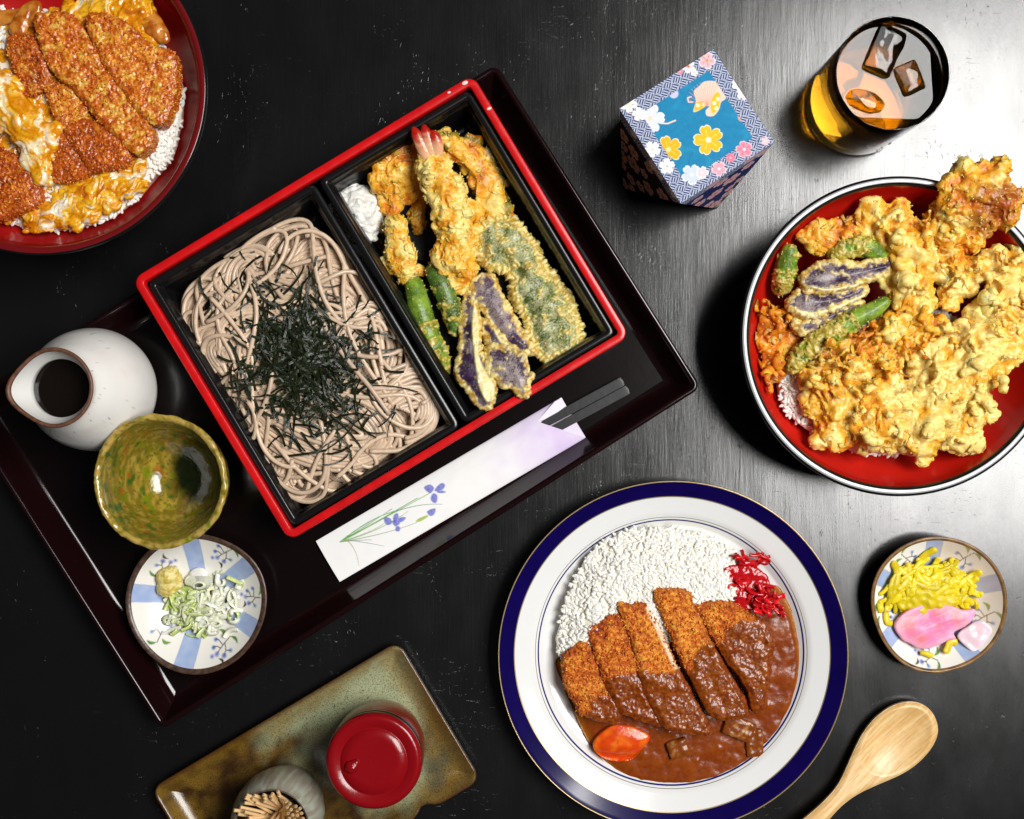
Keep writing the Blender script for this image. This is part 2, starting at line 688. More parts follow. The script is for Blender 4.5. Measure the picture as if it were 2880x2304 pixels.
for (x0, x1) in ((-502, 19), (30, 502)):
    cc = boxp((x0 + x1) / 2, 0)
    V, F = loft(cc, BOX_A, x1 - x0, 760, 22, [(3, 180), (0, 190), (0, 196), (3, 199), (15, 199), (19, 197), (22, 190),
                                              (24, 176), (28, 172), (30, 166), (37, 66), (41, 56), (48, 50), (60, 47)], cap1=True)
    obj("compartment_insert", V, F, M_box_in, box)
for (x, y, r) in ((497, 395, 9), (448, 395, 5), (517, 304, 7)):
    p = boxp(x, y)
    Vc, Fc = ell((p[0], p[1], 216.2), (r, r * 0.6, 1.4), rz=0.4)
    obj("paint_chip", Vc, Fc, M_chip, box)
# raised tempura platform ring that shows as a thin glint beside the radish
p = boxp(196, 128)
V, F = lathe(p, [(60, 48), (70, 52), (72, 56), (70, 58), (60, 57)], 48)
obj("floor_ridge", V, F, M_box_in, box)

# ------------------------------------------------------------------ round vessels
def wob(amp, seed, ks=(2, 3, 5)):
    ph = np.random.default_rng(seed).uniform(0, 6.28, len(ks))
    def f(th, i):
        return 1 + sum(amp / (j + 1) * np.cos(k * th + ph[j]) for j, k in enumerate(ks))
    return f

M_lac_black = pmat("black_lacquer", (0.007, 0.007, 0.0075), rough=0.14, spec=0.5)
M_lac_red = pmat("red_lacquer", (0.56, 0.013, 0.006), rough=0.20, spec=0.5, var=0.12, var_scale=30, bumps=((40, 0.0001),))
M_lac_red2 = pmat("deep_red_lacquer", (0.40, 0.008, 0.008), rough=0.18, spec=0.5, var=0.12, var_scale=30, bumps=((40, 0.0001),))
M_rim_grey = pmat("pale_grey_rim", (0.45, 0.46, 0.47), rough=0.32, spec=0.5, metallic=0.25)  # pale grey band running all round the bowl's lip

def donburi(label, cx, cy, zr, R, red, band):
    c = W(cx, cy, zr)
    t = thing("rice_bowl", label, "bowl", (c[0], c[1], 0))
    k = R / 413.0
    out = arc_prof([(172 * k, 30), (250 * k, 60), (335 * k, 150), (385 * k, 240), (R - 1, zr - 8)], 6)
    V, F = lathe(c, [(0.5, 8), (150 * k, 8), (156 * k, 0), (166 * k, 0), (170 * k, 6)] + out + [(R, zr - 2), (R - 2, zr + 2), (R - 6.5, zr + 4)], 160)
    obj("outer_wall", V, F, M_lac_black, t)
    if band:
        V, F = lathe(c, [(R - 6.5, zr + 4), (R - 9, zr + 5.2), (R - 14, zr + 5.2), (R - 17, zr + 4)], 160)
        obj("rim_band", V, F, M_rim_grey, t)
        V, F = lathe(c, [(R - 17, zr + 4), (R - 22, zr + 1), (R - 25, zr - 6)], 160)
        obj("rim_inner_edge", V, F, M_lac_black, t)
    else:
        V, F = lathe(c, [(R - 6.5, zr + 4), (R - 11, zr + 5), (R - 17, zr + 4), (R - 22, zr), (R - 25, zr - 6)], 160)
        obj("rim_band", V, F, pmat("dark_red_rim", (0.16, 0.006, 0.008), rough=0.22), t)
    inn = arc_prof([(R - 25, zr - 6), (372 * k, 235), (318 * k, 150), (232 * k, 82), (120 * k, 62), (1, 60)], 8)
    V, F = lathe(c, inn, 160)
    obj("inside", V, F, red, t)
    return c

bowlR = donburi("red-lined black lacquer bowl with a silver-grey rim at the right edge, heaped with tempura", 2531, 946, 300, 413, M_lac_red, True)
bowlL = donburi("red-lined black lacquer bowl cut off by the top left corner, holding cutlet and egg", 114, 250, 300, 431, M_lac_red2, False)

# ------------------------------------------------------------------ curry plate
M_porc = pmat("white_porcelain", (0.80, 0.80, 0.79), rough=0.12, spec=0.5, coat=0.3, coat_rough=0.04)
M_navy = pmat("navy_glaze", (0.0045, 0.0012, 0.066), rough=0.14, spec=0.5, var=0.15, var_scale=60)
M_gold = pmat("gold_line", (0.62, 0.47, 0.22), rough=0.3, metallic=0.7)
M_blue_line = pmat("blue_line", (0.008, 0.012, 0.16), rough=0.2)
M_grey_line = pmat("grey_line", (0.12, 0.11, 0.08), rough=0.3)
pc = W(1894, 1846, 98)
PR = 479.0
plate = thing("curry_plate", "white porcelain plate with a navy blue and gold rim, holding the cutlet curry", "plate", (pc[0], pc[1], 0))
def flz(r):                                         # height of the plate's upper side
    xs = [0, 330, 352, 372, 386, 432, 474, 479]
    zs = [22, 22, 28, 46, 56, 72, 93, 96]
    return np.interp(r, xs, zs)
def seg(name, r0, r1, mat, n=8, parent=plate, c=pc, f=flz, dz=0.0):
    rs = np.linspace(r0, r1, n)
    V, F = lathe(c, [(r, float(f(r)) + dz) for r in rs], 200)
    return obj(name, V, F, mat, parent)
rs = list(np.linspace(1, 326, 8)) + list(np.linspace(334, 366.6, 10))
V, F = lathe(pc, [(r, float(flz(r))) for r in rs], 200)
obj("well", V, F, M_porc, plate)
seg("blue_line", 366.6, 370.6, M_blue_line, 3)
seg("inner_flange", 370.6, 376.0, M_porc, 4)
seg("grey_line", 376.0, 377.6, M_grey_line, 2)
seg("flange", 377.6, 434.0, M_porc, 12)
seg("gold_line", 434.0, 436.6, M_gold, 2)
seg("navy_band", 436.6, 476.4, M_navy, 9, f=lambda r: np.interp(r, [432, 474, 476.4], [72, 93, 94.6]))
V, F = lathe(pc, [(476.4, 94.6), (477.6, 96), (478.7, 96.6), (479.5, 95.5)], 200)
obj("gold_edge", V, F, M_gold, plate)
V, F = lathe(pc, [(479.5, 95.5), (478, 92), (430, 62), (380, 44), (330, 12), (262, 8), (258, 0), (248, 0), (244, 8), (1, 9)], 160)
obj("underside", V, F, M_porc, plate)

# ------------------------------------------------------------------ painter for flat print (colours per vertex)
class Paint:
    def __init__(s, P, base):
        s.P = np.asarray(P, float)
        s.C = np.tile(np.asarray(base, float), (len(P), 1))
    def put(s, m, c):
        c = lin(c) if isinstance(c, str) else np.asarray(c, float)
        s.C += (c - s.C) * np.clip(m, 0, 1)[:, None]
    def disc(s, c, r, col, soft=1.5, a=1.0):
        d = np.hypot(s.P[:, 0] - c[0], s.P[:, 1] - c[1])
        s.put(a * (1 - sstep(r - soft, r + soft, d)), col)
    def line(s, pts, w, col, soft=1.2, a=1.0, w1=None):
        pts = np.asarray(pts, float)
        if w1 is None:
            d = edge_dist(pts, s.P, closed=False)
            s.put(a * (1 - sstep(w / 2 - soft, w / 2 + soft, d)), col)
            return
        n = len(pts) - 1
        for i in range(n):
            ww = w + (w1 - w) * (i + 0.5) / n
            d = edge_dist(pts[i:i + 2], s.P, closed=False)
            s.put(a * (1 - sstep(ww / 2 - soft, ww / 2 + soft, d)), col)
    def poly(s, pts, col, soft=1.2, a=1.0):
        pts = np.asarray(pts, float)
        d = edge_dist(pts, s.P)
        d = np.where(inside(pts, s.P), -d, d)
        s.put(a * (1 - sstep(-soft, soft, d)), col)
    def leaf(s, p0, p1, w, col, a=1.0, bend=0.0):
        p0, p1 = np.asarray(p0, float), np.asarray(p1, float)
        d = p1 - p0
        nrm = np.array([-d[1], d[0]])
        t = np.linspace(0, 1, 9)
        mid = p0 + d * t[:, None] + nrm * (bend * np.sin(t * math.pi))[:, None]
        ww = np.sin(t * math.pi) ** 0.8 * w / 2
        nn = nrm / (np.linalg.norm(nrm) + 1e-9)
        s.poly(np.concatenate([mid + nn * ww[:, None], (mid - nn * ww[:, None])[::-1]]), col, a=a)
    def flower(s, c, R, col, edge=None, heart=None, ang=0.0, n=5, notch=True, veins=None, sq=(1, 1), rot=0.0):
        d = s.P - np.asarray(c, float)
        cr, sr = math.cos(rot), math.sin(rot)
        x = (d[:, 0] * cr + d[:, 1] * sr) / sq[0]
        y = (-d[:, 0] * sr + d[:, 1] * cr) / sq[1]
        r = np.hypot(x, y)
        th = np.arctan2(y, x) - ang
        k = np.abs(((th * n / (2 * math.pi)) % 1.0) - 0.5) * 2          # 0 on the petal's axis, 1 between petals
        k = 1 - k
        lim = R * (0.42 + 0.58 * np.sqrt(np.clip(1 - k ** 2.2, 0, 1)))
        if notch:
            lim -= R * 0.10 * np.clip(1 - k / 0.22, 0, 1)
        soft = 1.3
        if edge is not None:
            s.put(1 - sstep(-soft, soft, r - lim), edge)
            s.put(1 - sstep(-soft, soft, r - (lim - 2.6)), col)
        else:
            s.put(1 - sstep(-soft, soft, r - lim), col)
        if veins is not None:
            s.put((1 - sstep(0.05, 0.14, k)) * (1 - sstep(R * .55, R * .7, r)), veins)
        if heart is not None:
            s.put(1 - sstep(R * 0.10, R * 0.24, r), heart)

# ------------------------------------------------------------------ hand-painted small dishes
M_dish = pmat("painted_dish_glaze", attr=True, rough=0.16, spec=0.5, coat=0.3)
M_dish_rim = pmat("brown_dish_rim", (0.075, 0.042, 0.028), rough=0.28, var=0.5, var_scale=260, bumps=((400, 0.0002),))
M_dish_rim2 = pmat("golden_brown_dish_rim", (0.20, 0.105, 0.035), rough=0.2, var=0.5, var_scale=160, bumps=((300, 0.00015),))
M_stone = pmat("dish_underside", (0.11, 0.085, 0.065), rough=0.6)

def small_dish(label, cx, cy, R_img, z0, h, stripes, motifs, seed, rim_w, rim_mat, tan_side):
    zr = z0 + h
    c = W(cx, cy, zr)
    R = R_img * (1 - zr / CAM_H)
    t = thing("small_dish", label, "dish", (c[0], c[1], z0))
    w = wob(0.014, seed, (3, 4, 5))
    Ri = R - rim_w
    nr, nt = 88, 380
    fz = lambda r: z0 + 14 + (h - 18) * np.clip(r / Ri, 0, 1) ** 2.4
    rr = np.linspace(0.5, Ri, nr)
    V, F = lathe(c, [(r, float(fz(r))) for r in rr], nt, w)
    P = V[:, :2] - c[:2]
    pt = Paint(P, lin('#f1eee6'))
    rad = np.hypot(P[:, 0], P[:, 1])
    th = np.arctan2(P[:, 1], P[:, 0])
    bl = lin('#7fa0d8')
    for a, wid in stripes:
        a = math.radians(a)
        d = P @ np.array([-math.sin(a), math.cos(a)])
        along = P @ np.array([math.cos(a), math.sin(a)])
        ww = wid * (0.80 + 0.35 * along / R)
        m = (1 - sstep(-1.5, 1.5, np.abs(d) - ww / 2)) * sstep(R * 0.27, R * 0.29, along)
        tone = 0.72 + 0.28 * perlin(np.c_[P / 22, np.zeros(len(P))], seed)
        pt.put(m * (0.75 + 0.5 * (tone - 0.72)), bl)
        pt.put((1 - sstep(0, 2.4, np.abs(np.abs(d) - ww / 2))) * sstep(R * 0.27, R * 0.29, along) * 0.45, lin('#5479c4'))
    for a, r0, sc_, kind in motifs:                # twigs with berries and leaves
        a = math.radians(a)
        o_ = np.array([math.cos(a), math.sin(a)]) * r0
        ux = np.array([math.cos(a + 1.1 + kind), math.sin(a + 1.1 + kind)])
        uy = np.array([-ux[1], ux[0]])
        Q = lambda x, y: o_ + (ux * x + uy * y) * sc_
        for bx, by, br, bcx in ((-18, 15, 7, '#6e84cf'), (2, 24, 7, '#8f9cd8'), (20, 16, 6, '#5f86c9'), (27, -4, 6, '#7d8fd4'), (-26, -6, 6, '#8fb2dd'), (10, 36, 6, '#9aa2d6')):
            pt.disc(Q(bx, by), br * sc_, bcx, soft=2.5, a=0.85)
            pt.disc(Q(bx, by), 2.2 * sc_, '#3d4f9a', soft=1.5, a=0.8)
        tw = '#2a2118'
        for l in (((-4, -34), (0, -12), (2, 8), (2, 20)), ((0, -12), (-14, 2), (-18, 12)), ((2, 6), (14, 8), (20, 14)), ((-14, 2), (-24, -4)), ((1, -4), (20, -8), (27, -6))):
            pt.line([Q(*q) for q in l], 2.4 * sc_, tw, soft=0.9)
        pt.leaf(Q(-4, -34), Q(-34, -30), 9 * sc_, '#5c8a46', bend=0.2)
        pt.leaf(Q(6, -22), Q(36, -30), 10 * sc_, '#6e9a4c', bend=-0.25)
        pt.leaf(Q(-8, 30), Q(-30, 38), 7 * sc_, '#3b2f1c', bend=0.3)
    if tan_side:                                       # glaze tinted warm tan towards one side
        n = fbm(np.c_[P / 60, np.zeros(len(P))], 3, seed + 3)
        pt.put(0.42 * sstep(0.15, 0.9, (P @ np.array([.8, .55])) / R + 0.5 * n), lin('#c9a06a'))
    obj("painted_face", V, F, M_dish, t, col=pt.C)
    V, F = lathe(c, arc_prof([(Ri, float(fz(Ri))), (Ri + rim_w * .35, zr - 1), (R - 3, zr), (R, zr - 5), (R * .93, zr - h * .35)], 4), 200, w)
    obj("rim", V, F, rim_mat, t)
    V, F = lathe(c, [(R * .93, zr - h * .35), (R * .66, z0 + 10), (R * .55, z0 + 8), (R * .54, z0), (R * .48, z0), (R * .47, z0 + 6), (1, z0 + 6)], 120, w)
    obj("underside", V, F, M_stone, t)
    return c, fz

dishL, dishLz = small_dish("blue-striped white dish with a brown rim on the tray, holding spring onion", 551, 1697, 198, FLOOR, 78,
                           [(96, 44), (36, 46), (-24, 46), (-101.5, 48), (171, 44)],
                           [(62, 150, 0.95, 0.0), (5, 150, 0.9, .5), (-62, 140, 1.0, 2.6), (-142, 130, 0.9, 1.2), (135, 130, 0.9, 2.2)], 5, 15, M_dish_rim, False)
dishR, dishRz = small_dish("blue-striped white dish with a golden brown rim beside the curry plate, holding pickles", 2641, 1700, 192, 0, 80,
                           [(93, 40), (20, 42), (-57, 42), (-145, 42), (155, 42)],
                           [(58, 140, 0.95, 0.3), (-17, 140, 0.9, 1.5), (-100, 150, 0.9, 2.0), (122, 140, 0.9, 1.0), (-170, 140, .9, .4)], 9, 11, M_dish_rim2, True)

# ------------------------------------------------------------------ white sauce jug
M_jug = pmat("speckled_white_glaze", attr=True, rough=0.2, spec=0.45, coat=0.2, bumps=((60, 0.0003),))
M_jug_rim = pmat("bare_brown_rim", (0.13, 0.055, 0.03), rough=0.45, var=0.4, var_scale=300)
jc = W(257, 1096, 170)
jug = thing("sauce_jug", "round white jug with a brown-rimmed spout, full of dark sauce, on the tray", "jug", (jc[0], jc[1], FLOOR))
JSP = math.radians(186)
def jugdef(V):
    s = np.clip((V[:, 2] - 395) / 60, 0, 1.2)
    dx, dy = V[:, 0] - jc[0], V[:, 1] - jc[1]
    a = np.arctan2(dy, dx) - JSP
    a = (a + math.pi) % (2 * math.pi) - math.pi
    k = 1 + s * (0.17 * np.exp(-(a / 0.42) ** 2) - 0.035 * np.exp(-((np.abs(a) - 0.95) / 0.4) ** 2))
    V = V.copy()
    V[:, 0] = jc[0] + dx * k
    V[:, 1] = jc[1] + dy * k
    return V
out = arc_prof([(100, 24), (128, 40), (160, 110), (165, 165), (150, 245), (116, 325), (88, 378), (83, 398), (88, 425), (98, 452)], 8)
V, F = lathe(jc, [(1, 30), (86, 30), (90, 22), (98, 22)] + out, 220, wob(.004, 2))
pt = Paint(V[:, :2], lin('#efede8'))
g = np.random.default_rng(3)
for k in range(70):
    a, r_ = g.uniform(0, 6.28), g.uniform(60, 164)
    q = np.array([jc[0] + r_ * math.cos(a), jc[1] + r_ * math.sin(a)])
    pt.disc(q, g.uniform(0.5, 1.5), '#4c4138', soft=1.2, a=0.75)
n = fbm(V / 70.0, 3, 4)
pt.put(0.25 * sstep(0.0, 0.6, n), lin('#d9cfc4'))
obj("body", jugdef(V), F, M_jug, jug, col=pt.C)
V, F = lathe(jc, [(98, 452), (99.5, 456), (98, 460), (93.5, 461), (90, 458), (89, 454)], 220)
obj("rim", jugdef(V), F, M_jug_rim, jug)
V, F = lathe(jc, arc_prof([(89, 454), (84, 436), (76, 412), (73, 398), (78, 370), (100, 325)], 6), 160)
obj("inner_throat", jugdef(V), F, pmat("throat_glaze", (0.78, 0.77, 0.74), rough=0.2), jug)
M_soy = pmat("dark_dipping_sauce", (0.006, 0.004, 0.003), rough=0.04, spec=0.5)
V, F = lathe(jc, [(78.5, 366), (74, 365), (40, 364.5), (0.5, 364.5)], 90)
tag(obj("dipping_sauce", V, F, M_soy, loc=(jc[0], jc[1], 364)), "black dipping sauce inside the mouth of the white jug", "sauce")

# ------------------------------------------------------------------ green-glazed cup
M_cup = pmat("olive_glaze", attr=True, rough=0.13, spec=0.5, coat=0.5, coat_rough=0.06, bumps=((500, 0.00025), (90, 0.0006)))
cc = W(449, 1355, 284)
cup = thing("glazed_cup", "rough olive green glazed cup between the white jug and the striped dish", "cup", (cc[0], cc[1], FLOOR))
cw = wob(0.013, 8, (2, 3, 5, 7))
CR = 175.0
def cup_col(V, inner):
    n1 = fbm(V / 40.0, 4, 21)
    n2 = fbm(V / np.array([16.0, 60.0, 16.0]), 3, 33)
    n3 = fbm(V / 9.0, 3, 5)
    C = mixc(lin('#7a691e'), lin('#a89036'), sstep(-.25, .3, n2))
    C = mixc(C, lin('#6d7a0c'), sstep(0.0, 0.34, n1) * .9)
    C = mixc(C, lin('#4a3008'), sstep(0.10, 0.44, n3 + .3 * n2) * .7)
    if inner:
        C = mixc(C, lin('#1f5a1c'), sstep(0.10, 0.34, fbm(V / 34.0, 2, 77)) * .85)
        C = mixc(C, lin('#a8500f'), sstep(0.20, 0.42, fbm(V / 26.0, 2, 99)) * .6)
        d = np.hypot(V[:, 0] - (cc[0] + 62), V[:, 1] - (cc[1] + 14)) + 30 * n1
        C = mixc(C, lin('#0d1a08'), (1 - sstep(66, 112, d)) * .97)  # dark glaze pool, with the right wall's cast shadow painted into it
    return C
inn = arc_prof([(157, 276), (150, 235), (132, 160), (104, 104), (60, 74), (1, 68)], 12)
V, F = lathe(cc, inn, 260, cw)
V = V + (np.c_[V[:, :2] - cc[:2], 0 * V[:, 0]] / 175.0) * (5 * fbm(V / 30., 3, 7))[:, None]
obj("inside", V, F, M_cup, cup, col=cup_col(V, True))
prof = [(157, 276), (160, 283), (166, 286), (172, 284), (175, 277), (172, 262), (166, 225), (146, 130), (100, 62), (86, 46), (84, 22), (76, 22), (70, 40), (1, 40)]
V, F = lathe(cc, [prof[0]] + arc_prof(prof[1:11], 4) + prof[11:], 260, cw)
V = V + (np.c_[V[:, :2] - cc[:2], 0 * V[:, 0]] / 175.0) * (5 * fbm(V / 30., 3, 7))[:, None]
V[:, 2] += np.where(V[:, 2] > 270, 3 * fbm(V / 22., 2, 9), 0)
C = cup_col(V, False)
C = mixc(C, lin('#c9a85c'), sstep(268, 282, V[:, 2]) * .65 * sstep(-.3, .2, fbm(V / 14., 2, 3)))
obj("outside", V, F, M_cup, cup, col=C)

# ------------------------------------------------------------------ glass of tea with ice
def fix_normals(o):
    bm = bmesh.new()
    bm.from_mesh(o.data)
    bmesh.ops.recalc_face_normals(bm, faces=bm.faces)
    bm.to_mesh(o.data)
    bm.free()
M_glass = pmat("clear_glass", (1, 1, 1), rough=0.0, trans=1.0, ior=1.47)
gc = W(2409, 296, 0)
glass = thing("drinking_glass", "clear straight tumbler of amber iced tea at the top right", "glass", gc)
LIQ = 292.0
glass_air = [(0.3, 0.8), (126, 0.8), (138, 3), (144, 12), (145, 30), (145.5, 337), (145, 341), (143.6, 343), (142.2, 341), (141.7, 337), (141.5, LIQ + 4)]
V, F = lathe(gc, glass_air, 180)
o = obj("tumbler_wall", V, F, M_glass, glass)
M_tea = pmat("amber_tea", (1, 1, 1), rough=0.0, trans=1.0, ior_attr="ior")
va = M_tea.node_tree.nodes.new("ShaderNodeVolumeAbsorption")
va.inputs["Color"].default_value = (0.985, 0.79, 0.03, 1)
va.inputs["Density"].default_value = 50.0
M_tea.node_tree.links.new(va.outputs[0], M_tea.node_tree.nodes["Material Output"].inputs["Volume"])
pr = [(0.3, 36), (116, 40), (134, 50), (140, 70), (141.5, LIQ + 4), (141.5, LIQ + 4), (137.5, LIQ + 1), (131, LIQ), (0.3, LIQ)]
V, F = lathe(gc, pr, 180)
V[180 * 4:180 * 6, 2] = LIQ + 4
ior = np.where(np.arange(len(V)) < 180 * 5, 1.333 / 1.47, 1.333)
F = F[np.concatenate([np.arange(180 * k, 180 * (k + 1)) for k in (0, 1, 2, 3, 5, 6, 7)])]
o = obj("iced_tea", V, F, M_tea, loc=(gc[0], gc[1], 36), extra={"ior": ior})
tag(o, "amber tea filling the clear tumbler nearly to the rim", "drink")
M_ice = pmat("clear_ice", (1.0, 1.0, 1.0), rough=0.0, trans=1.0, ior_attr="ior", bumps=((120, 0.0004),))
for (px, py, z, s, e, lab) in ((2484, 148, 284, (40, 66, 28), (0.04, 0.03, -0.42), "long clear ice cube breaking the surface at the top of the tea"),
                               (2556, 222, 288, (34, 42, 18), (0.02, -0.03, 0.4), "small round piece of clear ice in the middle of the tea"),
                               (2440, 292, 280, (68, 36, 20), (0.0, 0.10, -0.32), "flat oval ice piece showing dark amber near the tumbler's lower left")):
    p = W(px, py, z)
    if s[0] > 60 or s[0] < 30:
        Vr, Fr, Nr = remesh([ell((0, 0, 0), s, src=ICO3)], 4.0, 6)
    else:
        Vr, Fr, Nr = remesh([box_mesh(-s[0], s[0], -s[1], s[1], -s[2], s[2])], 4.0, 70)
    Vr = Vr + Nr * (2.5 * perlin(Vr / 30.0, int(px)))[:, None]
    Vr = Vr @ eulerm(*e).T + p
    tag(obj("ice_cube", Vr, Fr, M_ice, loc=p, extra={"ior": np.where(Vr[:, 2] > LIQ - 1, 1.34, 1.01)}), lab, "ice", "ice in the tumbler")
g = np.random.default_rng(5)
drops = []
for k in range(70):
    a, z = g.uniform(2.4, 5.6), g.uniform(20, 300)
    r_ = g.uniform(1.2, 3.0)
    drops.append(ell((gc[0] + 145 * math.cos(a), gc[1] + 145 * math.sin(a), z), (r_, r_, r_), src=ICO1))
V, F, _ = join(*drops)
tag(obj("condensation_drops", V, F, M_glass, glass), kind="stuff")

# ------------------------------------------------------------------ long stoneware plate, lidded red jar, toothpick cup
M_rect = pmat("ash_glaze", attr=True, speck=(1500, .50, .66, "#2a1708", .75), rough=0.22, spec=0.5, coat=0.25, coat_rough=0.1, bumps=((900, 0.00012), (60, 0.0006)))
RP_A = math.radians(30.8)
rc = W(888, 2206, 52)
rplate = thing("stoneware_plate", "long brown and pale green stoneware plate at the bottom, under the red jar", "plate", (rc[0], rc[1], 0))
RW, RH = 812 * .9856, 455 * .9856
prof = [(34, 2), (30, 4), (4, 44), (0, 50), (1, 54), (5, 56), (9, 54), (16, 48), (30, 32), (44, 23), (58, 18)]
prof += [(x, 17.0 - 2.0 * sstep(60, 220, np.array([float(x)]))[0]) for x in np.linspace(64, RH / 2 - 1, 30)]
V, F = loft(rc, RP_A, RW, RH, 36, prof, cap0=True, cap1=True, nc=8, sub=40)
L = rotz(V - np.array([rc[0], rc[1], 0]), -RP_A)
# broken-looking nick in the edge near the right end
nick = np.exp(-(((L[:, 0] - 225) / 26) ** 2)) * sstep(-RH / 2 + 46, -RH / 2, L[:, 1])
V = V + np.outer(nick, np.array([math.cos(RP_A + 1.57), math.sin(RP_A + 1.57), 0])) * 20
V[:, 2] -= nick * 10 * (V[:, 2] > 20)
n1 = fbm(L / 120.0, 3, 3)
n2 = fbm(L / 48.0, 4, 14)
n3 = perlin(L / 5.0, 8)
gx = L[:, 0] / (RW / 2)
C = mixc(lin('#3a2613'), lin('#6d5220'), sstep(-.3, .35, n2))
pale = sstep(-0.08, 0.34, gx * .9 + n1 * .55 + L[:, 1] / RH * .55) * (1 - sstep(.62, .98, gx - L[:, 1] / RH * .55 + n1 * .3) * .8)
C = mixc(C, lin('#a9b08a'), pale * .92)
brn = sstep(.30, .60, np.maximum(np.abs(gx), np.abs(L[:, 1]) / (RH / 2)) - .38 + n2 * .3)
C = mixc(C, lin('#8a6a24'), brn * .62)
edge = np.minimum(RW / 2 - np.abs(L[:, 0]), RH / 2 - np.abs(L[:, 1]))
C = mixc(C, lin('#4a2611'), (1 - sstep(4, 15, edge)) * .8)
obj("plate_body", V, F, M_rect, rplate, col=C)

M_jar = pmat("red_jar_lacquer", (0.24, 0.003, 0.006), rough=0.2, spec=0.5, bumps=((300, 0.0001), (30, 0.0004)))
M_jarline = pmat("black_jar_edge", (0.012, 0.009, 0.008), rough=0.2)
lz = 268.0
lc = W(1050, 2145, lz)
jar = thing("lidded_jar", "round red lacquer jar with a flat lid and a small knob, on the stoneware plate", "jar", (lc[0], lc[1], 20))
LR = 135 * (1 - lz / CAM_H)
V, F = lathe(lc, [(1, 24), (92, 24), (96, 20), (104, 20), (112, 40), (124, 110), (126, 180), (123, 212)], 140)
obj("jar_body", V, F, M_jar, jar)
V, F = lathe(lc, [(123, 212), (125.5, 216), (125.5, 226), (123, 230)], 140)
obj("black_edge", V, F, M_jarline, jar)
V, F = lathe(lc, [(123, 230), (LR, 233), (LR + 1.5, 238), (LR + 1, 245)], 140)
obj("lid_edge", V, F, M_jarline, jar)
lid = [(LR + 1, 245), (LR, 254), (LR - 4, 260), (LR - 10, 263.5), (LR - 18, 263), (90, 259), (87.5, 257.4), (85.5, 259), (84, 261.5), (60, 261), (1, 260)]
V, F = lathe(lc, lid, 160)
lidp = obj("lid", V, F, M_jar, jar)
kp = W(988, 2157, 262)
k1, kf = [], None
parts = [ell((kp[0], kp[1], 262), (19, 18, 14)), ell((kp[0] + 10, kp[1] + 9, 262), (14, 12, 9))]
Vr, Fr, Nr = remesh(parts, 2.6, 3)
Vr = Vr + Nr * (1.6 * perlin(Vr / 8.0, 2))[:, None]
b_ = BASE[jar.name]
obj("knob", Vr, Fr, M_jar, lidp)

M_tcup = pmat("grey_celadon", attr=True, rough=0.3, spec=0.4, bumps=((400, 0.00015), (40, 0.0006)))
tcz = 250.0
tcc = W(763, 2326, tcz)
tcup = thing("toothpick_cup", "grey-green ceramic cup stuffed with toothpicks at the bottom edge", "cup", (tcc[0], tcc[1], 19))
V, F = lathe(tcc, [(1, 26), (80, 26), (84, 19), (92, 19), (106, 40), (119, 110), (120, 170), (112, 225), (101, 248), (98, 251), (94, 249), (92, 240), (96, 190), (92, 60), (1, 50)], 140, wob(.006, 4))
n = fbm(V / np.array([14, 14, 50.0]), 4, 6)
C = mixc(lin('#8f8273'), lin('#aeb3a2'), sstep(-.2, .3, n))
C = mixc(C, lin('#2a1a12'), sstep(247, 250.5, V[:, 2]) * .8)
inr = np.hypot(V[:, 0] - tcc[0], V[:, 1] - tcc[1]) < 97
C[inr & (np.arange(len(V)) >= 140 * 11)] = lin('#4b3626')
obj("cup_body", V, F, M_tcup, tcup, col=C)

M_pick = pmat("pale_toothpick_wood", attr=True, rough=0.6, spec=0.3, rnd=0.12)
def pick_mesh(L_):
    P = np.array([[0, 0, z] for z in (0, 6, L_ * .5, L_ - 10, L_ - 2, L_)])
    V, F = tube(P, [1.5, 4.0, 4.7, 4.7, 4.6, 4.1], 10, caps=False)
    V2, F2 = tube(np.array([[0, 0, L_], [0, 0, L_ - 5]]), [4.1, 2.4], 10, caps=True)
    V3 = np.array([[0, 0, 0.0]])
    Vj, Fj, _ = join((V, F), (V2, F2))
    C = np.tile(lin('#ecc994'), (len(Vj), 1))
    C[len(V) + 10:] = lin('#5a2c12')
    return Vj, Fj, C
me_pick = make_mesh("toothpick", *pick_mesh(215)[:2], M_pick, col=pick_mesh(215)[2])
g = np.random.default_rng(9)
ends = [(690 + 24 * i + g.uniform(-5, 5), 2238 - 3 * i + 9 * j + g.uniform(-4, 4), 0) for j in range(3) for i in range(5 if j < 2 else 4)]
ends += [(658 + 12 * j, 2276 + 17 * j + g.uniform(-4, 4), 0) for j in range(5)] + [(676 + 12 * j, 2268 + 18 * j + g.uniform(-4, 4), 0) for j in range(4)]
ends += [(802 + 15 * i + 4 * j + g.uniform(-3, 3), 2256 + 15 * j + 5 * i + g.uniform(-3, 3), 1) for j in range(5) for i in range(4)]
ends += [(690 + 18 * i, 2330 + 12 * g.uniform(-1, 1), 2) for i in range(8)]
for k, (ex, ey, side) in enumerate(ends):
    ze = 288 + g.uniform(-8, 12) - (10 if side == 0 and ey > 2250 else 0)
    top = W(ex, ey, ze)
    if side == 0:
        bx, by = tcc[0] + g.uniform(5, 55), tcc[1] + g.uniform(-60, -10)
    elif side == 1:
        bx, by = tcc[0] + g.uniform(-55, -5), tcc[1] + g.uniform(-60, -20)
    else:
        bx, by = tcc[0] + g.uniform(-30, 30), tcc[1] + g.uniform(0, 50)
    d = np.array([bx, by, 62.0]) - top
    d /= np.linalg.norm(d)
    base = top + d * 215
    o = bpy.data.objects.new("toothpick", me_pick)
    sc.collection.objects.link(o)
    o.location = base * K
    o.rotation_euler = Vector(-d).to_track_quat('Z', 'Y').to_euler()
    tag(o, "pale toothpick with a dark hollow end, standing in the grey-green cup", "toothpick", "toothpicks in the grey-green cup")

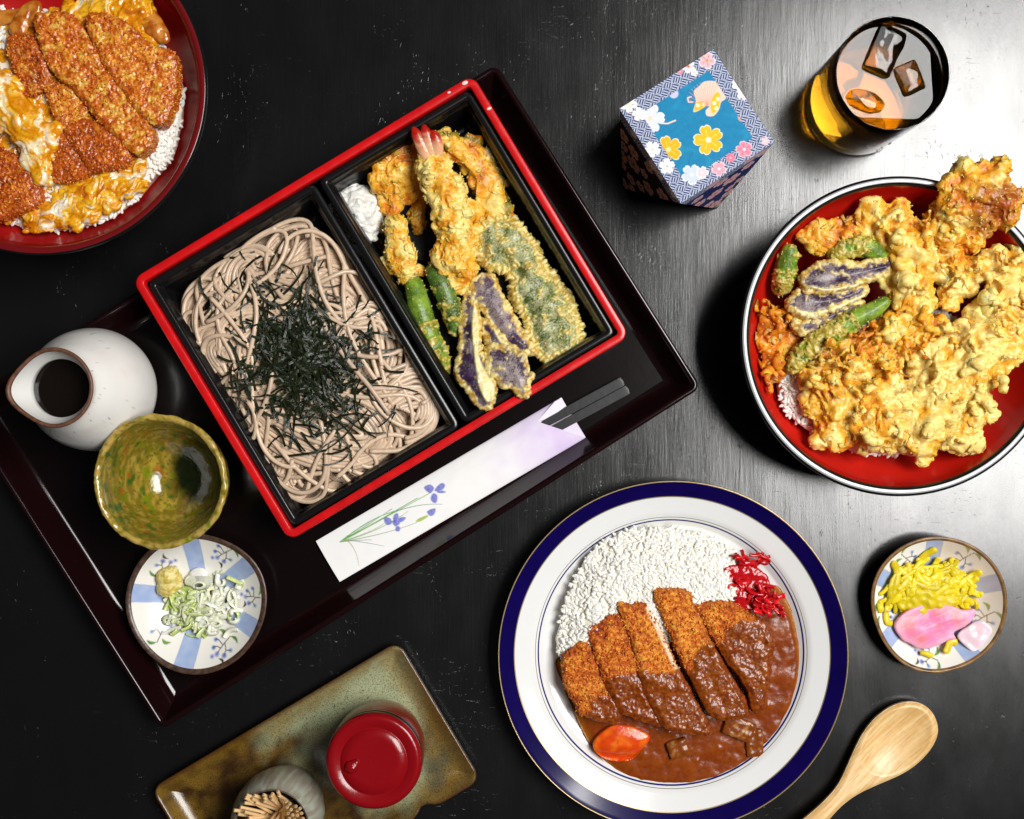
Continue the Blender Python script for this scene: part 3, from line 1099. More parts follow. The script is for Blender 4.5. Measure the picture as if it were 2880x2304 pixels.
# ------------------------------------------------------------------ paper sleeve and black chopsticks
M_paper = pmat("printed_paper", attr=True, rough=0.55, spec=0.3, bumps=((40, 0.0003),))
M_stick = pmat("black_chopstick_wood", (0.010, 0.010, 0.011), rough=0.38, spec=0.5, bumps=((200, 0.00008),))
z_s = FLOOR + 3
A0, A1 = W(887, 1523, 40)[:2], W(956, 1637, 40)[:2]
B0, B1 = W(1579, 1118, 40)[:2], W(1637, 1212, 40)[:2]
slv = thing("chopstick_sleeve", "white paper chopstick sleeve printed with blue irises, in front of the red-rimmed box", "paper sleeve", (*((A0 + B1) / 2), FLOOR + 1))
ux = (B0 - A0) / np.linalg.norm(B0 - A0)
uy = np.array([ux[1], -ux[0]])                      # towards the lower edge in the picture
SL, SW = np.linalg.norm(B0 - A0), np.linalg.norm(A1 - A0)
def sl(x, y):
    return A0 + ux * x + uy * y
def px2sl(px, py):
    q = W(px, py, 40)[:2] - A0
    return (q @ ux, q @ uy)
vx, vy = px2sl(1521, 1189)
ex, ey = px2sl(1637, 1212)
nx, ny = 420, 72
def xlim(yn, top):                                   # where the sheet ends along the sleeve
    y = yn * SW
    if not top:
        return np.interp(y, [0, SW], [SL, ex])
    return np.where(y < vy, np.interp(y, [0, vy], [px2sl(1560, 1134)[0], vx]), np.interp(y, [vy, SW], [vx, ex]))
def sheet(top):
    yn = np.linspace(0, 1, ny)
    xs = np.linspace(0, 1, nx)
    X, Y = np.meshgrid(xs, yn)
    XL = xlim(yn, top)[:, None] * X
    YL = Y * SW
    bul = np.sin(Y * math.pi) ** 0.6
    Z = (z_s + 5 + (20 * bul * (0.30 + .70 * X) if top else 0 * X))
    Z = Z + 0.8 * fbm(np.stack([XL.ravel() / 60, YL.ravel() / 30, 0 * XL.ravel()], 1), 2, 3).reshape(Z.shape)
    if top:
        Z = np.where((Y < .01) | (Y > .99), z_s + 5.2, Z)
    P = A0 + ux * XL.reshape(-1, 1) + uy * YL.reshape(-1, 1)
    V = np.concatenate([P, Z.reshape(-1, 1)], 1)
    i = np.arange(ny - 1)[:, None] * nx
    j = np.arange(nx - 1)[None, :]
    F = np.stack([(i + j).ravel(), (i + j + 1).ravel(), (i + nx + j + 1).ravel(), (i + nx + j).ravel()], 1)
    return V, F, np.stack([XL.ravel(), YL.ravel()], 1)
def thicken(V, F, t):
    n = len(V)
    V2 = V.copy()
    V2[:, 2] -= t
    return np.concatenate([V, V2]), np.concatenate([F, F[:, ::-1] + n])
V, F, Q = sheet(True)
Pimg = np.stack([V[:, 0] / (1 - 40 / CAM_H) + CX, -V[:, 1] / (1 - 40 / CAM_H) + CY], 1)      # print laid out by its place on the sleeve
pt = Paint(Pimg, lin('#f3f2f1'))
lil = sstep(.60, .80, Q[:, 0] / SL + .10 * fbm(np.c_[Q / 70, 0 * Q[:, 0]], 2, 9)) * (0.45 + .55 * sstep(.72, .98, Q[:, 0] / SL))
pt.put(lil * (0.75 + .35 * fbm(np.c_[Q / 50, 0 * Q[:, 0]], 2, 4)), lin('#d9c0ee'))
def zs(pts):
    return zoomed(pts, 840, 1000, .4453)
for a, b_, c_, w_, col_ in (((262, 1178), (430, 1075), (590, 968), 2, '#4c7a3c'), ((262, 1178), (480, 1060), (750, 900), 3, '#5f9a3c'), ((262, 1178), (500, 1050), (835, 865), 3, '#6fae3a'),
                            ((262, 1178), (470, 1010), (640, 975), 3.2, '#5fae6a'), ((262, 1178), (500, 1120), (690, 985), 2.4, '#8fb46a'), ((262, 1178), (480, 1110), (540, 1060), 2, '#9fb890'),
                            ((262, 1178), (560, 1130), (745, 1055), 2, '#7e9a6a'), ((600, 990), (760, 930), (905, 940), 2.2, '#6f9f86'), ((300, 1165), (420, 1180), (540, 1205), 2, '#8aa08a'),
                            ((300, 1165), (370, 1220), (378, 1330), 2, '#b0a85e'), ((262, 1178), (380, 1165), (460, 1165), 2, '#7a9a80')):
    q = np.array(zs((a, b_, c_)))
    t = np.linspace(0, 1, 10)[:, None]
    qb = (1 - t) ** 2 * q[0] + 2 * t * (1 - t) * q[1] + t ** 2 * q[2]
    pt.line(qb, w_ * 1.1, col_, soft=1.0, w1=w_ * .6)
for petals in (((830, 870), (790, 835), (828, 815), (855, 838)), ((858, 850), (895, 808), (922, 812), (918, 838), (880, 858)), ((880, 855), (928, 858), (918, 868), (880, 868)),
               ((850, 870), (833, 905), (852, 930), (872, 925), (876, 885)), ((540, 1050), (545, 1022), (580, 1030), (588, 1060), (560, 1072)), ((598, 1048), (600, 1010), (625, 996), (630, 1025), (612, 1055)),
               ((628, 1030), (660, 1020), (678, 1026), (655, 1050), (632, 1052)), ((615, 1080), (640, 1085), (636, 1110), (612, 1108)), ((590, 1050), (620, 1040), (640, 1060), (610, 1080)),
               ((810, 985), (862, 965), (858, 1000), (832, 1015))):
    q = smooth_poly(zs(petals), 4)
    pt.poly(q, '#5a62c4', soft=1.6, a=.85)
    c0 = q.mean(0)
    pt.disc(c0 + np.array([2, -2]), 4.2, '#8b92e2', soft=3.5, a=.7)
    pt.line([c0, q[2]], 1.3, '#2f2f96', soft=.8, a=.8)
pt.poly(smooth_poly(zs(((740, 1050), (760, 1028), (815, 1008), (812, 1022), (770, 1048))), 3), '#a3ba3a', soft=1.2, a=.9)
V2, F2 = thicken(V, F, 1.0)
obj("front_sheet", V2, F2, M_paper, slv, col=np.concatenate([pt.C, pt.C]))
V, F, Q = sheet(False)
V2, F2 = thicken(V, F, 1.0)
obj("back_sheet", V2, F2, M_paper, slv, col=np.tile(lin('#e3d9ee'), (len(V2), 1)))
fl = [W(*p, 44) for p in ((1560, 1130), (1580, 1119), (1592, 1142), (1525, 1192), (1512, 1184))]
fl = np.array(fl)
V, F = prism(fl[:, :2], z_s + 17, z_s + 19)
obj("folded_flap", V, F, M_paper, slv, smooth=False, col=np.tile(lin('#efe9f6'), (len(V), 1)))
for (p0, p1, dz, lab) in (((1390, 1268), (1752, 1072), 0.5, "black chopstick, the upper one sticking out of the paper sleeve"),
                          ((1405, 1291), (1767, 1095), 0.0, "black chopstick, the lower one sticking out of the paper sleeve")):
    a, b = W(*p0, 36), W(*p1, 40)
    a[2], b[2] = z_s + 10.5 + dz, z_s + 15 + dz
    d = b - a
    P = a + d * np.array([0, .3, .6, .97, .992, 1.0])[:, None]
    V, F = tube(P, np.array([13, 16, 17.5, 18, 17.6, 15.5]), 4, twist=math.pi / 4, squash=.55)
    o = obj("chopstick", V, F, M_stick, loc=(a + b) / 2, smooth=False)
    bm = bmesh.new(); bm.from_mesh(o.data)
    bmesh.ops.bevel(bm, geom=[e for e in bm.edges], offset=1.6 * K, segments=2, affect='EDGES')
    bm.to_mesh(o.data); bm.free()
    tag(o, lab, "chopstick", "pair of chopsticks")

# ------------------------------------------------------------------ wooden spoon
M_spoon = pmat("pale_maple", attr=True, rough=0.36, spec=0.4, var=0.05, var_scale=300, bumps=((250, 0.0001),), coat=0.15, coat_rough=0.2)
o_sp = zoomed([(1170, 230), (1290, 258), (1375, 340), (1413, 460), (1390, 570), (1310, 690), (1190, 800), (1050, 880), (870, 955), (700, 1030), (560, 1125), (440, 1244), (330, 1340), (180, 1480),
               (60, 1400), (160, 1290), (210, 1244), (400, 1085), (530, 950), (615, 800), (690, 640), (770, 490), (880, 360), (1020, 265)], 2180, 1900, .3247)
poly = W2(smooth_poly(o_sp, 5), 40)
Vr, Fr, Nr = remesh([prism(poly, 14, 40)], 3.4, 8)
ax0, ax1 = W(2597, 2010, 40)[:2], W(2250, 2330, 40)[:2]
ctr = W(2520, 2085, 40)[:2]
d = edge_dist(poly, Vr[:, :2])
ra = (Vr[:, :2] - ctr)
ud = (ax0 - ax1) / np.linalg.norm(ax0 - ax1)
un = np.array([-ud[1], ud[0]])
rho = np.sqrt(((ra @ ud) / 112) ** 2 + ((ra @ un) / 78) ** 2)
top = Nr[:, 2] > 0.15
Vr[:, 2] -= np.where(Vr[:, 2] > 26, 1, 0) * 19 * np.clip(1 - rho ** 2, 0, 1) ** .9
along = (Vr[:, :2] - ctr) @ ud
Vr[:, 2] += 22 * sstep(-80, -330, along) + 6
Vr[:, 2] -= 4 * sstep(14, 0, d) * top
ac = (Vr[:, :2] - ctr) @ un
gr = fbm(np.stack([ac / 9.0 + .5 * perlin(np.stack([along / 120, ac / 30, 0 * ac], 1), 4), along / 190.0, 0 * ac], 1), 4, 6)
gr2 = perlin(np.stack([ac / 2.6, along / 60.0, 0 * ac], 1), 9)
Cs = mixc(lin('#d9ac6c'), lin('#ecca92'), sstep(-.3, .3, gr))
Cs = mixc(Cs, lin('#b98545'), sstep(.22, .5, gr2) * .45)
tag(obj("wooden_spoon", Vr, Fr, M_spoon, loc=(*ctr, 6), col=Cs), "pale wooden spoon lying at the lower right beside the curry plate", "spoon")

# ------------------------------------------------------------------ paper-covered trinket box (square top, base turned 45 degrees)
M_washi = pmat("printed_washi", attr=True, rough=0.62, spec=0.25, bumps=((700, 0.00008),))
TZ = 330.0
T4 = [W(*p, TZ) for p in ((2006, 139), (1742, 306), (1915, 573), (2178, 400))]       # top, left, bottom, right
tcen = sum(T4) / 4
B4 = []
bcen = np.array([tcen[0], tcen[1], 0])
for k in range(4):
    m_ = (T4[k] + T4[(k + 1) % 4]) / 2 - tcen
    m_[2] = 0
    B4.append(bcen + m_ / np.linalg.norm(m_) * 190)
trinket = thing("paper_box", "patterned blue box papered with yellow blossoms, beside the tumbler", "box", bcen)
def sayagata(P, pt, mask):
    s = 21.0
    a = math.radians(14)
    u = (P[:, 0] * math.cos(a) + P[:, 1] * math.sin(a)) / s
    v = (-P[:, 0] * math.sin(a) + P[:, 1] * math.cos(a)) / s
    cell = (np.floor(u) + np.floor(v)) % 2
    fu, fv = u - np.floor(u), v - np.floor(v)
    w_ = np.where(cell < .5, fu, fv)
    l_ = np.where(cell < .5, fv, fu)
    stripe = 0.5 + 0.5 * np.cos(w_ * 3 * 2 * math.pi)
    hook = ((l_ > .78) & (w_ > .33) & (w_ < .9)) | ((l_ < .22) & (w_ < .66) & (w_ > .1))
    val = np.where(hook, 0.5 + .5 * np.cos(l_ * 4.5 * 2 * math.pi), stripe)
    pt.put(mask * 1.0, '#1d2c66')
    pt.put(mask * sstep(.45, .75, val), '#c9d2e6')
def grid_quad(a, b, c, d, n):
    s = np.linspace(0, 1, n)
    S, T_ = np.meshgrid(s, s)
    S, T_ = S.ravel()[:, None], T_.ravel()[:, None]
    V = a * (1 - S) * (1 - T_) + b * S * (1 - T_) + c * S * T_ + d * (1 - S) * T_
    i = np.arange(n - 1)[:, None] * n
    j = np.arange(n - 1)[None, :]
    F = np.stack([(i + j).ravel(), (i + j + 1).ravel(), (i + n + j + 1).ravel(), (i + n + j).ravel()], 1)
    return V, F
V, F = grid_quad(T4[1], T4[2], T4[3], T4[0], 230)
kz = 1 - TZ / CAM_H
Pi = np.stack([V[:, 0] / kz + CX, -V[:, 1] / kz + CY], 1)
tq = np.array([[2006, 139], [1742, 306], [1915, 573], [2178, 400]], float)
ed = edge_dist(tq, Pi)
n = fbm(np.c_[Pi / 14, 0 * Pi[:, 0]], 3, 2)
pt = Paint(Pi, lin('#0f86b4'))
pt.put(.30 * sstep(-.3, .4, n), lin('#1668a0'))
pt.put(.25 * sstep(0.1, .5, fbm(np.c_[Pi / 40, 0 * Pi[:, 0]], 2, 8)), lin('#2aa6cc'))
zt = lambda x, y: (1700 + x * .2956, 110 + y * .2956)
R_ = .2956
# shell-like fan motif
pt.poly(smooth_poly([zt(*q) for q in ((845, 690), (870, 590), (850, 500), (900, 450), (950, 405), (1040, 400), (1110, 430), (1160, 510), (1150, 570), (1110, 600), (1090, 670), (1040, 730), (975, 730), (965, 680), (1000, 640), (950, 640), (900, 680))], 4), '#f4d3c2', a=1)
pt.poly(smooth_poly([zt(*q) for q in ((855, 680), (870, 610), (930, 590), (975, 610), (950, 650), (900, 675))], 4), '#f2c21a')
pt.poly(smooth_poly([zt(*q) for q in ((1020, 700), (1010, 600), (1060, 510), (1100, 530), (1090, 640), (1060, 690))], 4), '#f2c21a')
for q in ((890, 630), (945, 620), (1045, 610), (1080, 570), (1065, 660)):
    pt.disc(zt(*q), 5.5, '#fbeecb', soft=2)
for k in range(12):
    a = 2.9 - k * .16
    pt.line([zt(985, 640), zt(985 + 210 * math.cos(a), 640 - 230 * abs(math.sin(a)) - 10)], 1.3, '#e58f7f', soft=.8, a=.75)
pt.line([zt(*q) for q in ((840, 600), (800, 600), (792, 560), (825, 550))], 3.6, '#f4d3c2')
pt.flower(zt(990, 960), 44, '#f4c01c', '#fbf3d8', '#fff6da', ang=1.9, veins=lin('#f8dc6a'))
pt.flower(zt(610, 1050), 40, '#f2b80f', '#fbf0cc', '#f7e4a0', ang=.6, veins=lin('#f8d255'))
pt.flower(zt(435, 755), 42, '#dfe3f4', '#ffffff', '#f3d9c0', ang=1.2, veins=lin('#eff0fa'))
pt.line([zt(*q) for q in ((530, 800), (600, 805), (675, 775))], 4.2, '#f6dcc8')
pt.disc(zt(660, 520), 13, '#c7cdee', soft=2)
pt.disc(zt(1310, 745), 12, '#f1a58e', soft=2); pt.disc(zt(1445, 790), 9, '#f3b4a4', soft=2)
pt.line([zt(*q) for q in ((800, 1190), (815, 1120), (840, 1080))], 1.6, '#0a4f74', soft=.8, a=.6)
sayagata(Pi, pt, 1 - sstep(43, 45, ed))
pt.flower(zt(455, 1050), 24, '#ffffff', '#e9e9ee', '#d7d7c0', ang=.4, veins=lin('#8c8c78'))
pt.flower(zt(595, 1210), 23, '#ffffff', '#e9e9ee', '#c9c9b4', ang=.9, veins=lin('#7c7c70'))
pt.flower(zt(230, 615), 26, '#fff7f2', '#f0dcd8', '#e8d8b8', ang=.2, veins=lin('#96806a'))
pt.flower(zt(330, 715), 20, '#fbf9ff', None, '#e8dcd0', ang=.8)
pt.flower(zt(800, 262), 19, '#f6dfe2', '#ffffff', '#dd5b3c', ang=.5); pt.disc(zt(780, 245), 6, '#e2663e', soft=3)
pt.flower(zt(975, 205), 25, '#f3b9c2', '#fbe8ea', '#c9a24a', ang=.1, veins=lin('#7a6a3a'))
pt.flower(zt(855, 320), 11, '#f7ecef', None, '#eec8a0')
pt.flower(zt(720, 310), 9, '#e38ea0', None, '#f3dadf')
pt.flower(zt(1265, 430), 17, '#fbfbff', None, '#cfd6ea'); pt.flower(zt(1320, 520), 19, '#ffffff', None, '#dfe3f2')
pt.flower(zt(1330, 1050), 25, '#e98fa6', '#f6cfd8', '#fbe6ea', ang=.7, veins=lin('#c84a6c'))
pt.flower(zt(1090, 1235), 22, '#f2a8b8', '#fbe0e6', '#ffffff', ang=.3); pt.flower(zt(1200, 1130), 14, '#e27f98', None, '#f8dae0')
pt.flower(zt(830, 1290), 30, '#cfdbf0', '#ffffff', '#f4f4ff', ang=.2); pt.flower(zt(930, 1270), 18, '#f2d2da', '#ffffff', '#fbeef0')
pt.flower(zt(1530, 970), 13, '#f6c8d2', None, '#ffffff')
obj("top_panel", V, F, M_washi, trinket, col=pt.C)
def tri_grid(a, b, p, n):
    V, idx, F = [], {}, []
    for i in range(n + 1):
        for j in range(n + 1 - i):
            idx[i, j] = len(V)
            V.append(a * (1 - (i + j) / n) + b * (j / n) + p * (i / n))
    for i in range(n):
        for j in range(n - i):
            F.append([idx[i, j], idx[i, j + 1], idx[i + 1, j]])
            if j < n - i - 1:
                F.append([idx[i, j + 1], idx[i + 1, j + 1], idx[i + 1, j]])
    return np.array(V), np.array(F)
g = np.random.default_rng(21)
for k in range(4):
    a, b, p = T4[k], T4[(k + 1) % 4], B4[k]
    V, F = tri_grid(a, b, p, 120)
    e1 = (b - a) / np.linalg.norm(b - a)
    nn = np.cross(b - a, p - a); nn /= np.linalg.norm(nn)
    e2 = np.cross(nn, e1)
    Q = np.stack([(V - a) @ e1, (V - a) @ e2], 1)
    if Q[-1, 1] < 0: Q[:, 1] *= -1
    Lx, Hy = np.linalg.norm(b - a), Q[:, 1].max()
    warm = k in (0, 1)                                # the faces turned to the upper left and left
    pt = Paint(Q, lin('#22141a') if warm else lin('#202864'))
    placed = []
    for _ in range(160):
        fy = g.uniform(52, Hy - 16)
        half = Lx / 2 * (1 - fy / Hy)
        fx = Lx / 2 + g.uniform(-1, 1) * half * .96
        Rf = g.uniform(17, 30)
        if any(math.hypot(fx - a_, fy - b_) < (Rf + c_) * 1.02 for a_, b_, c_ in placed): continue
        placed.append((fx, fy, Rf))
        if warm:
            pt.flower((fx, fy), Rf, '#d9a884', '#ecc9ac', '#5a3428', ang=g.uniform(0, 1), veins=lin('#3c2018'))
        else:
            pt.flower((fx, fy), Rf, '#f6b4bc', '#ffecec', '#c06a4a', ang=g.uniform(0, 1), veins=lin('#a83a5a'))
            if g.uniform() < .25:
                pt.line([(fx, fy), (fx + g.uniform(-20, 20), fy + 45)], 3.2, '#9ab83a')
    sayagata(Q + np.array([7, 3]), pt, 1 - sstep(40, 42, Q[:, 1]))
    for _ in range(4):
        pt.flower((g.uniform(20, Lx - 20), g.uniform(4, 36)), g.uniform(15, 24), '#ffffff' if warm else '#f2b3c0', '#e8e6ee', '#d2c8a8', ang=g.uniform(0, 1), veins=lin('#8c8478'))
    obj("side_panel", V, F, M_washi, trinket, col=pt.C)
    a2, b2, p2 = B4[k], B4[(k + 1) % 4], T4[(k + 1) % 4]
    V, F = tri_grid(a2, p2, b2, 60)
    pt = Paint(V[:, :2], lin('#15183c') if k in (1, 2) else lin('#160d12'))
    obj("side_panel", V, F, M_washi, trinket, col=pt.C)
V, F = grid_quad(*B4, 3)
V[:, 2] += .6
obj("base_panel", V, F, M_washi, trinket, col=np.tile(lin('#121538'), (len(V), 1)))
# ================================================================== food materials
M_batter = pmat("tempura_batter", attr=True, rough=0.34, spec=0.5, coat=0.22, coat_rough=0.22, sss=0.55, sss_r=(1.0, 0.65, 0.25), sss_scale=0.003, bumps=((800, 0.0003), (2200, 0.0002)), var=0.14, var_scale=700)
M_panko = pmat("fried_panko_crust", attr=True, rough=0.52, spec=0.4, bumps=((800, 0.0006), (2200, 0.0004)), var=0.34, var_scale=1000)
M_panko_wet = pmat("sauce_soaked_panko_crust", attr=True, rough=0.38, spec=0.5, coat=0.5, coat_rough=0.16, bumps=((420, 0.0003), (1800, 0.00015)), var=0.34, var_scale=900)
M_coat = pmat("curry_sauce_coating", attr=True, rough=0.32, spec=0.4, coat=0.25, coat_rough=0.12, bumps=((260, 0.0001), (1200, 0.0001)), var=0.2, var_scale=500)
M_egg = pmat("soft_cooked_egg", attr=True, rough=0.2, spec=0.5, coat=0.5, coat_rough=0.07, sss=0.35, sss_r=(1, .6, .2), sss_scale=0.002, bumps=((350, 0.0004), (1200, .00014)), var=0.08, var_scale=600)
M_rice = pmat("steamed_rice", (0.90, 0.875, 0.80), rough=0.32, spec=0.4, sss=0.3, sss_r=(1, .95, .85), sss_scale=0.0011, rnd=0.06)
M_ricep = pmat("steamed_rice_bed", attr=True, rough=0.3, spec=0.5, sss=0.3, sss_r=(1, .95, .85), sss_scale=0.0014, bumps=((500, 0.0003),))
M_soba = pmat("buckwheat_noodle", (0.65, 0.485, 0.345), rough=0.27, spec=0.5, sss=0.0, rnd=0.16, var=0.12, var_scale=260, bumps=((900, 0.00008),))
M_nori = pmat("toasted_nori", (0.011, 0.0165, 0.0055), rough=0.28, spec=0.55, rnd=0.6, var=0.4, var_scale=500, bumps=((1500, 0.0003),))
M_daikon = pmat("grated_radish", (0.84, 0.83, 0.78), rough=0.34, spec=0.5, sss=0.5, sss_r=(1, 1, .9), sss_scale=0.002, bumps=((700, 0.0006),))
M_sauce = pmat("curry_sauce", attr=True, rough=0.24, spec=0.42, bumps=((600, 0.00008), (120, 0.0001)), var=0.10, var_scale=500)
M_veg = pmat("wet_vegetable", attr=True, rough=0.22, spec=0.5, sss=0.2, sss_r=(1, .5, .2), sss_scale=0.0012, bumps=((500, 0.0002),))

GB = "tempura heaped in the right-hand bowl"
GO = "cutlet slices in the top left bowl"

def rgb(h):
    return lin(h)

# ------------------------------------------------------------------ shapes
def slab(poly_px, z0, z1, vox=3.0, smooth=6, zref=None, sub=4, jag=0.0, seed=0, extra=()):
    """soft-edged slab over an outline given in photo pixels at height zref"""
    zref = z1 if zref is None else zref
    P = W2(smooth_poly(poly_px, sub), zref)
    if jag:
        n = perlin(np.c_[P / 16.0, np.full(len(P), seed)], seed)
        n2 = perlin(np.c_[P / 45.0, np.full(len(P), seed)], seed + 1)
        c = P.mean(0)
        d = P - c
        d /= np.linalg.norm(d, axis=1)[:, None]
        P = P + d * (jag * (n + n2))[:, None]
    V, F, N = remesh([prism(P, z0, z1)] + list(extra), vox, smooth)
    return V, F, N, P

def flakes(V, N, n, size, seed, zmin=0.2, lift=1.0):
    """small crisp crumbs: bent slivers standing on the surface"""
    g = np.random.default_rng(seed)
    cand = np.where(N[:, 2] > zmin)[0]
    if len(cand) == 0: return None
    out = []
    for i in g.choice(cand, n):
        s = g.uniform(.5, 1.3) * size
        Vf, Ff = ICO1
        q = Vf * np.array([s, s * .45, s * .3])
        q = q @ eulerm(g.uniform(-.7, .7), g.uniform(-.7, .7), g.uniform(0, 6.3)).T
        out.append((q + V[i] + N[i] * lift, Ff))
    return join(*out)

def capsules(path, rad, seed=0, lump=0.35, n_extra=3):
    """overlapping lumps along a path: the rough body of a battered piece"""
    g = np.random.default_rng(seed)
    P = smooth_poly(path, 5, closed=False)
    R = np.interp(np.linspace(0, 1, len(P)), np.linspace(0, 1, len(rad)), rad)
    out = []
    for p, r in zip(P, R):
        out.append(ell(p, (r, r, r * .85), g.uniform(0, 6)))
        for _ in range(n_extra):
            a = g.uniform(0, 6.28)
            q = p + np.array([math.cos(a), math.sin(a), g.uniform(-.4, .5)]) * r * .72
            s = r * g.uniform(lump * .6, lump * 1.3)
            out.append(ell(q, (s * g.uniform(.8, 1.5), s, s * .9), g.uniform(0, 6)))
    return out

def path3(pts, z):
    z = np.broadcast_to(z, (len(pts),))
    return np.array([W(x, y, zz) for (x, y), zz in zip(pts, z)])

PALE, GOLD, DEEP, BROWN = rgb('#fddf86'), rgb('#f4b634'), rgb('#d97f14'), rgb('#9a4a0a')

def batter_finish(V, N, seed, amp=1.0, tone=0.0, zpale=0.0):
    wp = np.stack([perlin(V / 30.0, seed + 31), perlin(V / 30.0, seed + 32), perlin(V / 30.0, seed + 33)], 1) * 16
    U = V + wp                                       # warped, so the lumps drag out into folds
    n0 = billow(U / 74.0, seed + 40)
    n1 = billow(U / 40.0, seed)
    n2 = billow(U / 17.0, seed + 1)
    n3 = perlin(V / 7.0, seed + 2)
    calm = sstep(-.25, .3, perlin(V / 55.0, seed + 41))
    rdg = np.clip(1 - np.abs(perlin(U / 24.0, seed + 44)) * 7, 0, 1) * sstep(0, .3, perlin(V / 60., seed + 45))
    d = amp * (12.0 * (n0 - .35) + 4.5 * (n1 - .35) + (.5 + 3.4 * calm) * (n2 - .35) + (.8 + 1.3 * calm) * n3 + 5.0 * rdg)
    V2 = V + N * d[:, None]
    m1 = fbm(V / 60.0, 3, seed + 5)
    m2 = fbm(V / 18.0, 3, seed + 9)
    t = 0.75 * m1 + 0.50 * m2 + 0.030 * d + tone
    C = mixc(GOLD, PALE, sstep(-.02, .36, t))
    C = mixc(C, DEEP, sstep(.02, .36, -t))
    C = mixc(C, BROWN, sstep(.42, .75, -t) * .8)
    return V2, C, d

def crumbs(V, C, N, n, size, seed, cols=(PALE, GOLD)):
    f = flakes(V, N, n, size, seed, -0.3, size * .2)
    g = np.random.default_rng(seed)
    nf = len(f[0]) // len(ICO1[0])
    Cf = np.repeat(mixc(cols[0], cols[1], g.uniform(0, 1, nf)), len(ICO1[0]), axis=0)
    return f[0], f[1], Cf

def scales(V, N, C, n, size, seed, zmin=.05):
    """thin curled flakes of batter lying on the surface"""
    g = np.random.default_rng(seed + 500)
    cand = np.where(N[:, 2] > zmin)[0]
    Vi, Fi = ICO2
    Vs, Cs = [], []
    for i in g.choice(cand, n):
        s = size * g.uniform(.45, 1.4)
        q = Vi * np.array([s, s * g.uniform(.22, .55), s * .16])
        q[:, 2] += (q[:, 0] ** 2 * g.normal(.012, .012) + q[:, 1] ** 2 * g.normal(.02, .015)) * (10 / size)
        q = q * (1 + .9 * perlin(Vi * 2.1 + g.uniform(0, 90), seed))[:, None]
        nz = N[i] + g.normal(0, .25, 3)
        nz /= np.linalg.norm(nz)
        t = np.cross(nz, g.normal(0, 1, 3)); t /= np.linalg.norm(t)
        M = np.stack([t, np.cross(nz, t), nz], 1)
        Vs.append(q @ M.T + V[i] + N[i] * g.uniform(.5, 3.5))
        u = g.uniform()
        c = C[i] * .6 + .4 * (PALE * (1 - u) + GOLD * u if g.uniform() < .8 else DEEP)
        Cs.append(np.tile(c, (len(q), 1)))
    k = len(Vi)
    F = np.concatenate([Fi + k * j for j in range(n)])
    return np.concatenate(Vs), F, np.concatenate(Cs)

def bowl_lim(z, k):
    return np.interp(z, [58, 62, 82, 150, 235, 294, 295], [2, 118 * k, 230 * k, 315 * k, 369 * k, 386 * k, 5000])

def bowl_clamp(V, bowl):
    """keep food inside the bowl's wall"""
    c, k = bowl
    d = V[:, :2] - c[:2]
    r = np.hypot(d[:, 0], d[:, 1]) + 1e-6
    V = V.copy()
    V[:, 2] = np.maximum(V[:, 2], 62)
    f = np.minimum(1, bowl_lim(V[:, 2], k) / r)
    V[:, :2] = c[:2] + d * f[:, None]
    return V
BOWL_R, BOWL_L = (bowlR, 1.0), (bowlL, 431 / 413.0)

def add_piece(name, V, F, C, mat, label, cat, group=None, parent=None, extra=None, mat_idx=None):
    if group in (GB, GO): V = bowl_clamp(V, BOWL_R if group == GB else BOWL_L)
    elif label.endswith("top left bowl"): V = bowl_clamp(V, BOWL_L)
    base = np.array([V[:, 0].mean(), V[:, 1].mean(), V[:, 2].min()])
    if parent is None:
        return tag(obj(name, V, F, mat, loc=base, col=C, extra=extra, mat_idx=mat_idx), label, cat, group)
    return obj(name, V, F, mat, parent, col=C, extra=extra)

def tempura(name, label, parts, seed, vox=3.0, amp=1.0, tone=0.0, ncr=60, crsize=5, group=None, colf=None, mat=None, cat="tempura", tilt=None, nsc=28, scsize=9, smooth=3):
    V, F, N = remesh(parts, vox, smooth)
    V2, C, d = batter_finish(V, N, seed, amp, tone)
    if colf is not None:
        V2, C = colf(V, V2, N, C, d)
    pc_ = [(V2, F, C)]
    if ncr:
        pc_.append(crumbs(V2, C, N, ncr, crsize, seed))
    if nsc:
        pc_.append(scales(V2, N, C, nsc, scsize, seed))
    Vj, Fj, Cj = join(*pc_)
    if tilt is not None:
        Vj[:, 2] += np.maximum((Vj[:, :2] - Vj[:, :2].mean(0)) @ np.asarray(tilt[:2]), -40) * tilt[2]
    return add_piece(name, Vj, Fj, Cj, mat or M_batter, label, cat, group)

def lacy(paths, r, seed):
    """thin threads of fried batter"""
    g = np.random.default_rng(seed)
    out = []
    for p in paths:
        P = smooth_poly(p, 6, closed=False)
        out.append(tube(P, r * (0.7 + .6 * g.uniform(size=len(P))), 6))
    return out

# ================================================================== rice
def grain_meshes():
    ms = []
    for k in range(4):
        V, F = ICO2
        V = V.copy()
        g = np.random.default_rng(k)
        L_ = 13.5 + g.uniform(-1.5, 1.5)
        V = V * np.array([L_, 5.6, 5.2])
        V[:, 1] += 0.018 * (V[:, 0] ** 2) * (0.5 - k % 2) * .5
        ms.append((V, F))
    return ms
GR = grain_meshes()
GRM = [make_mesh("rice_grain", V, F, M_rice) for V, F in GR]

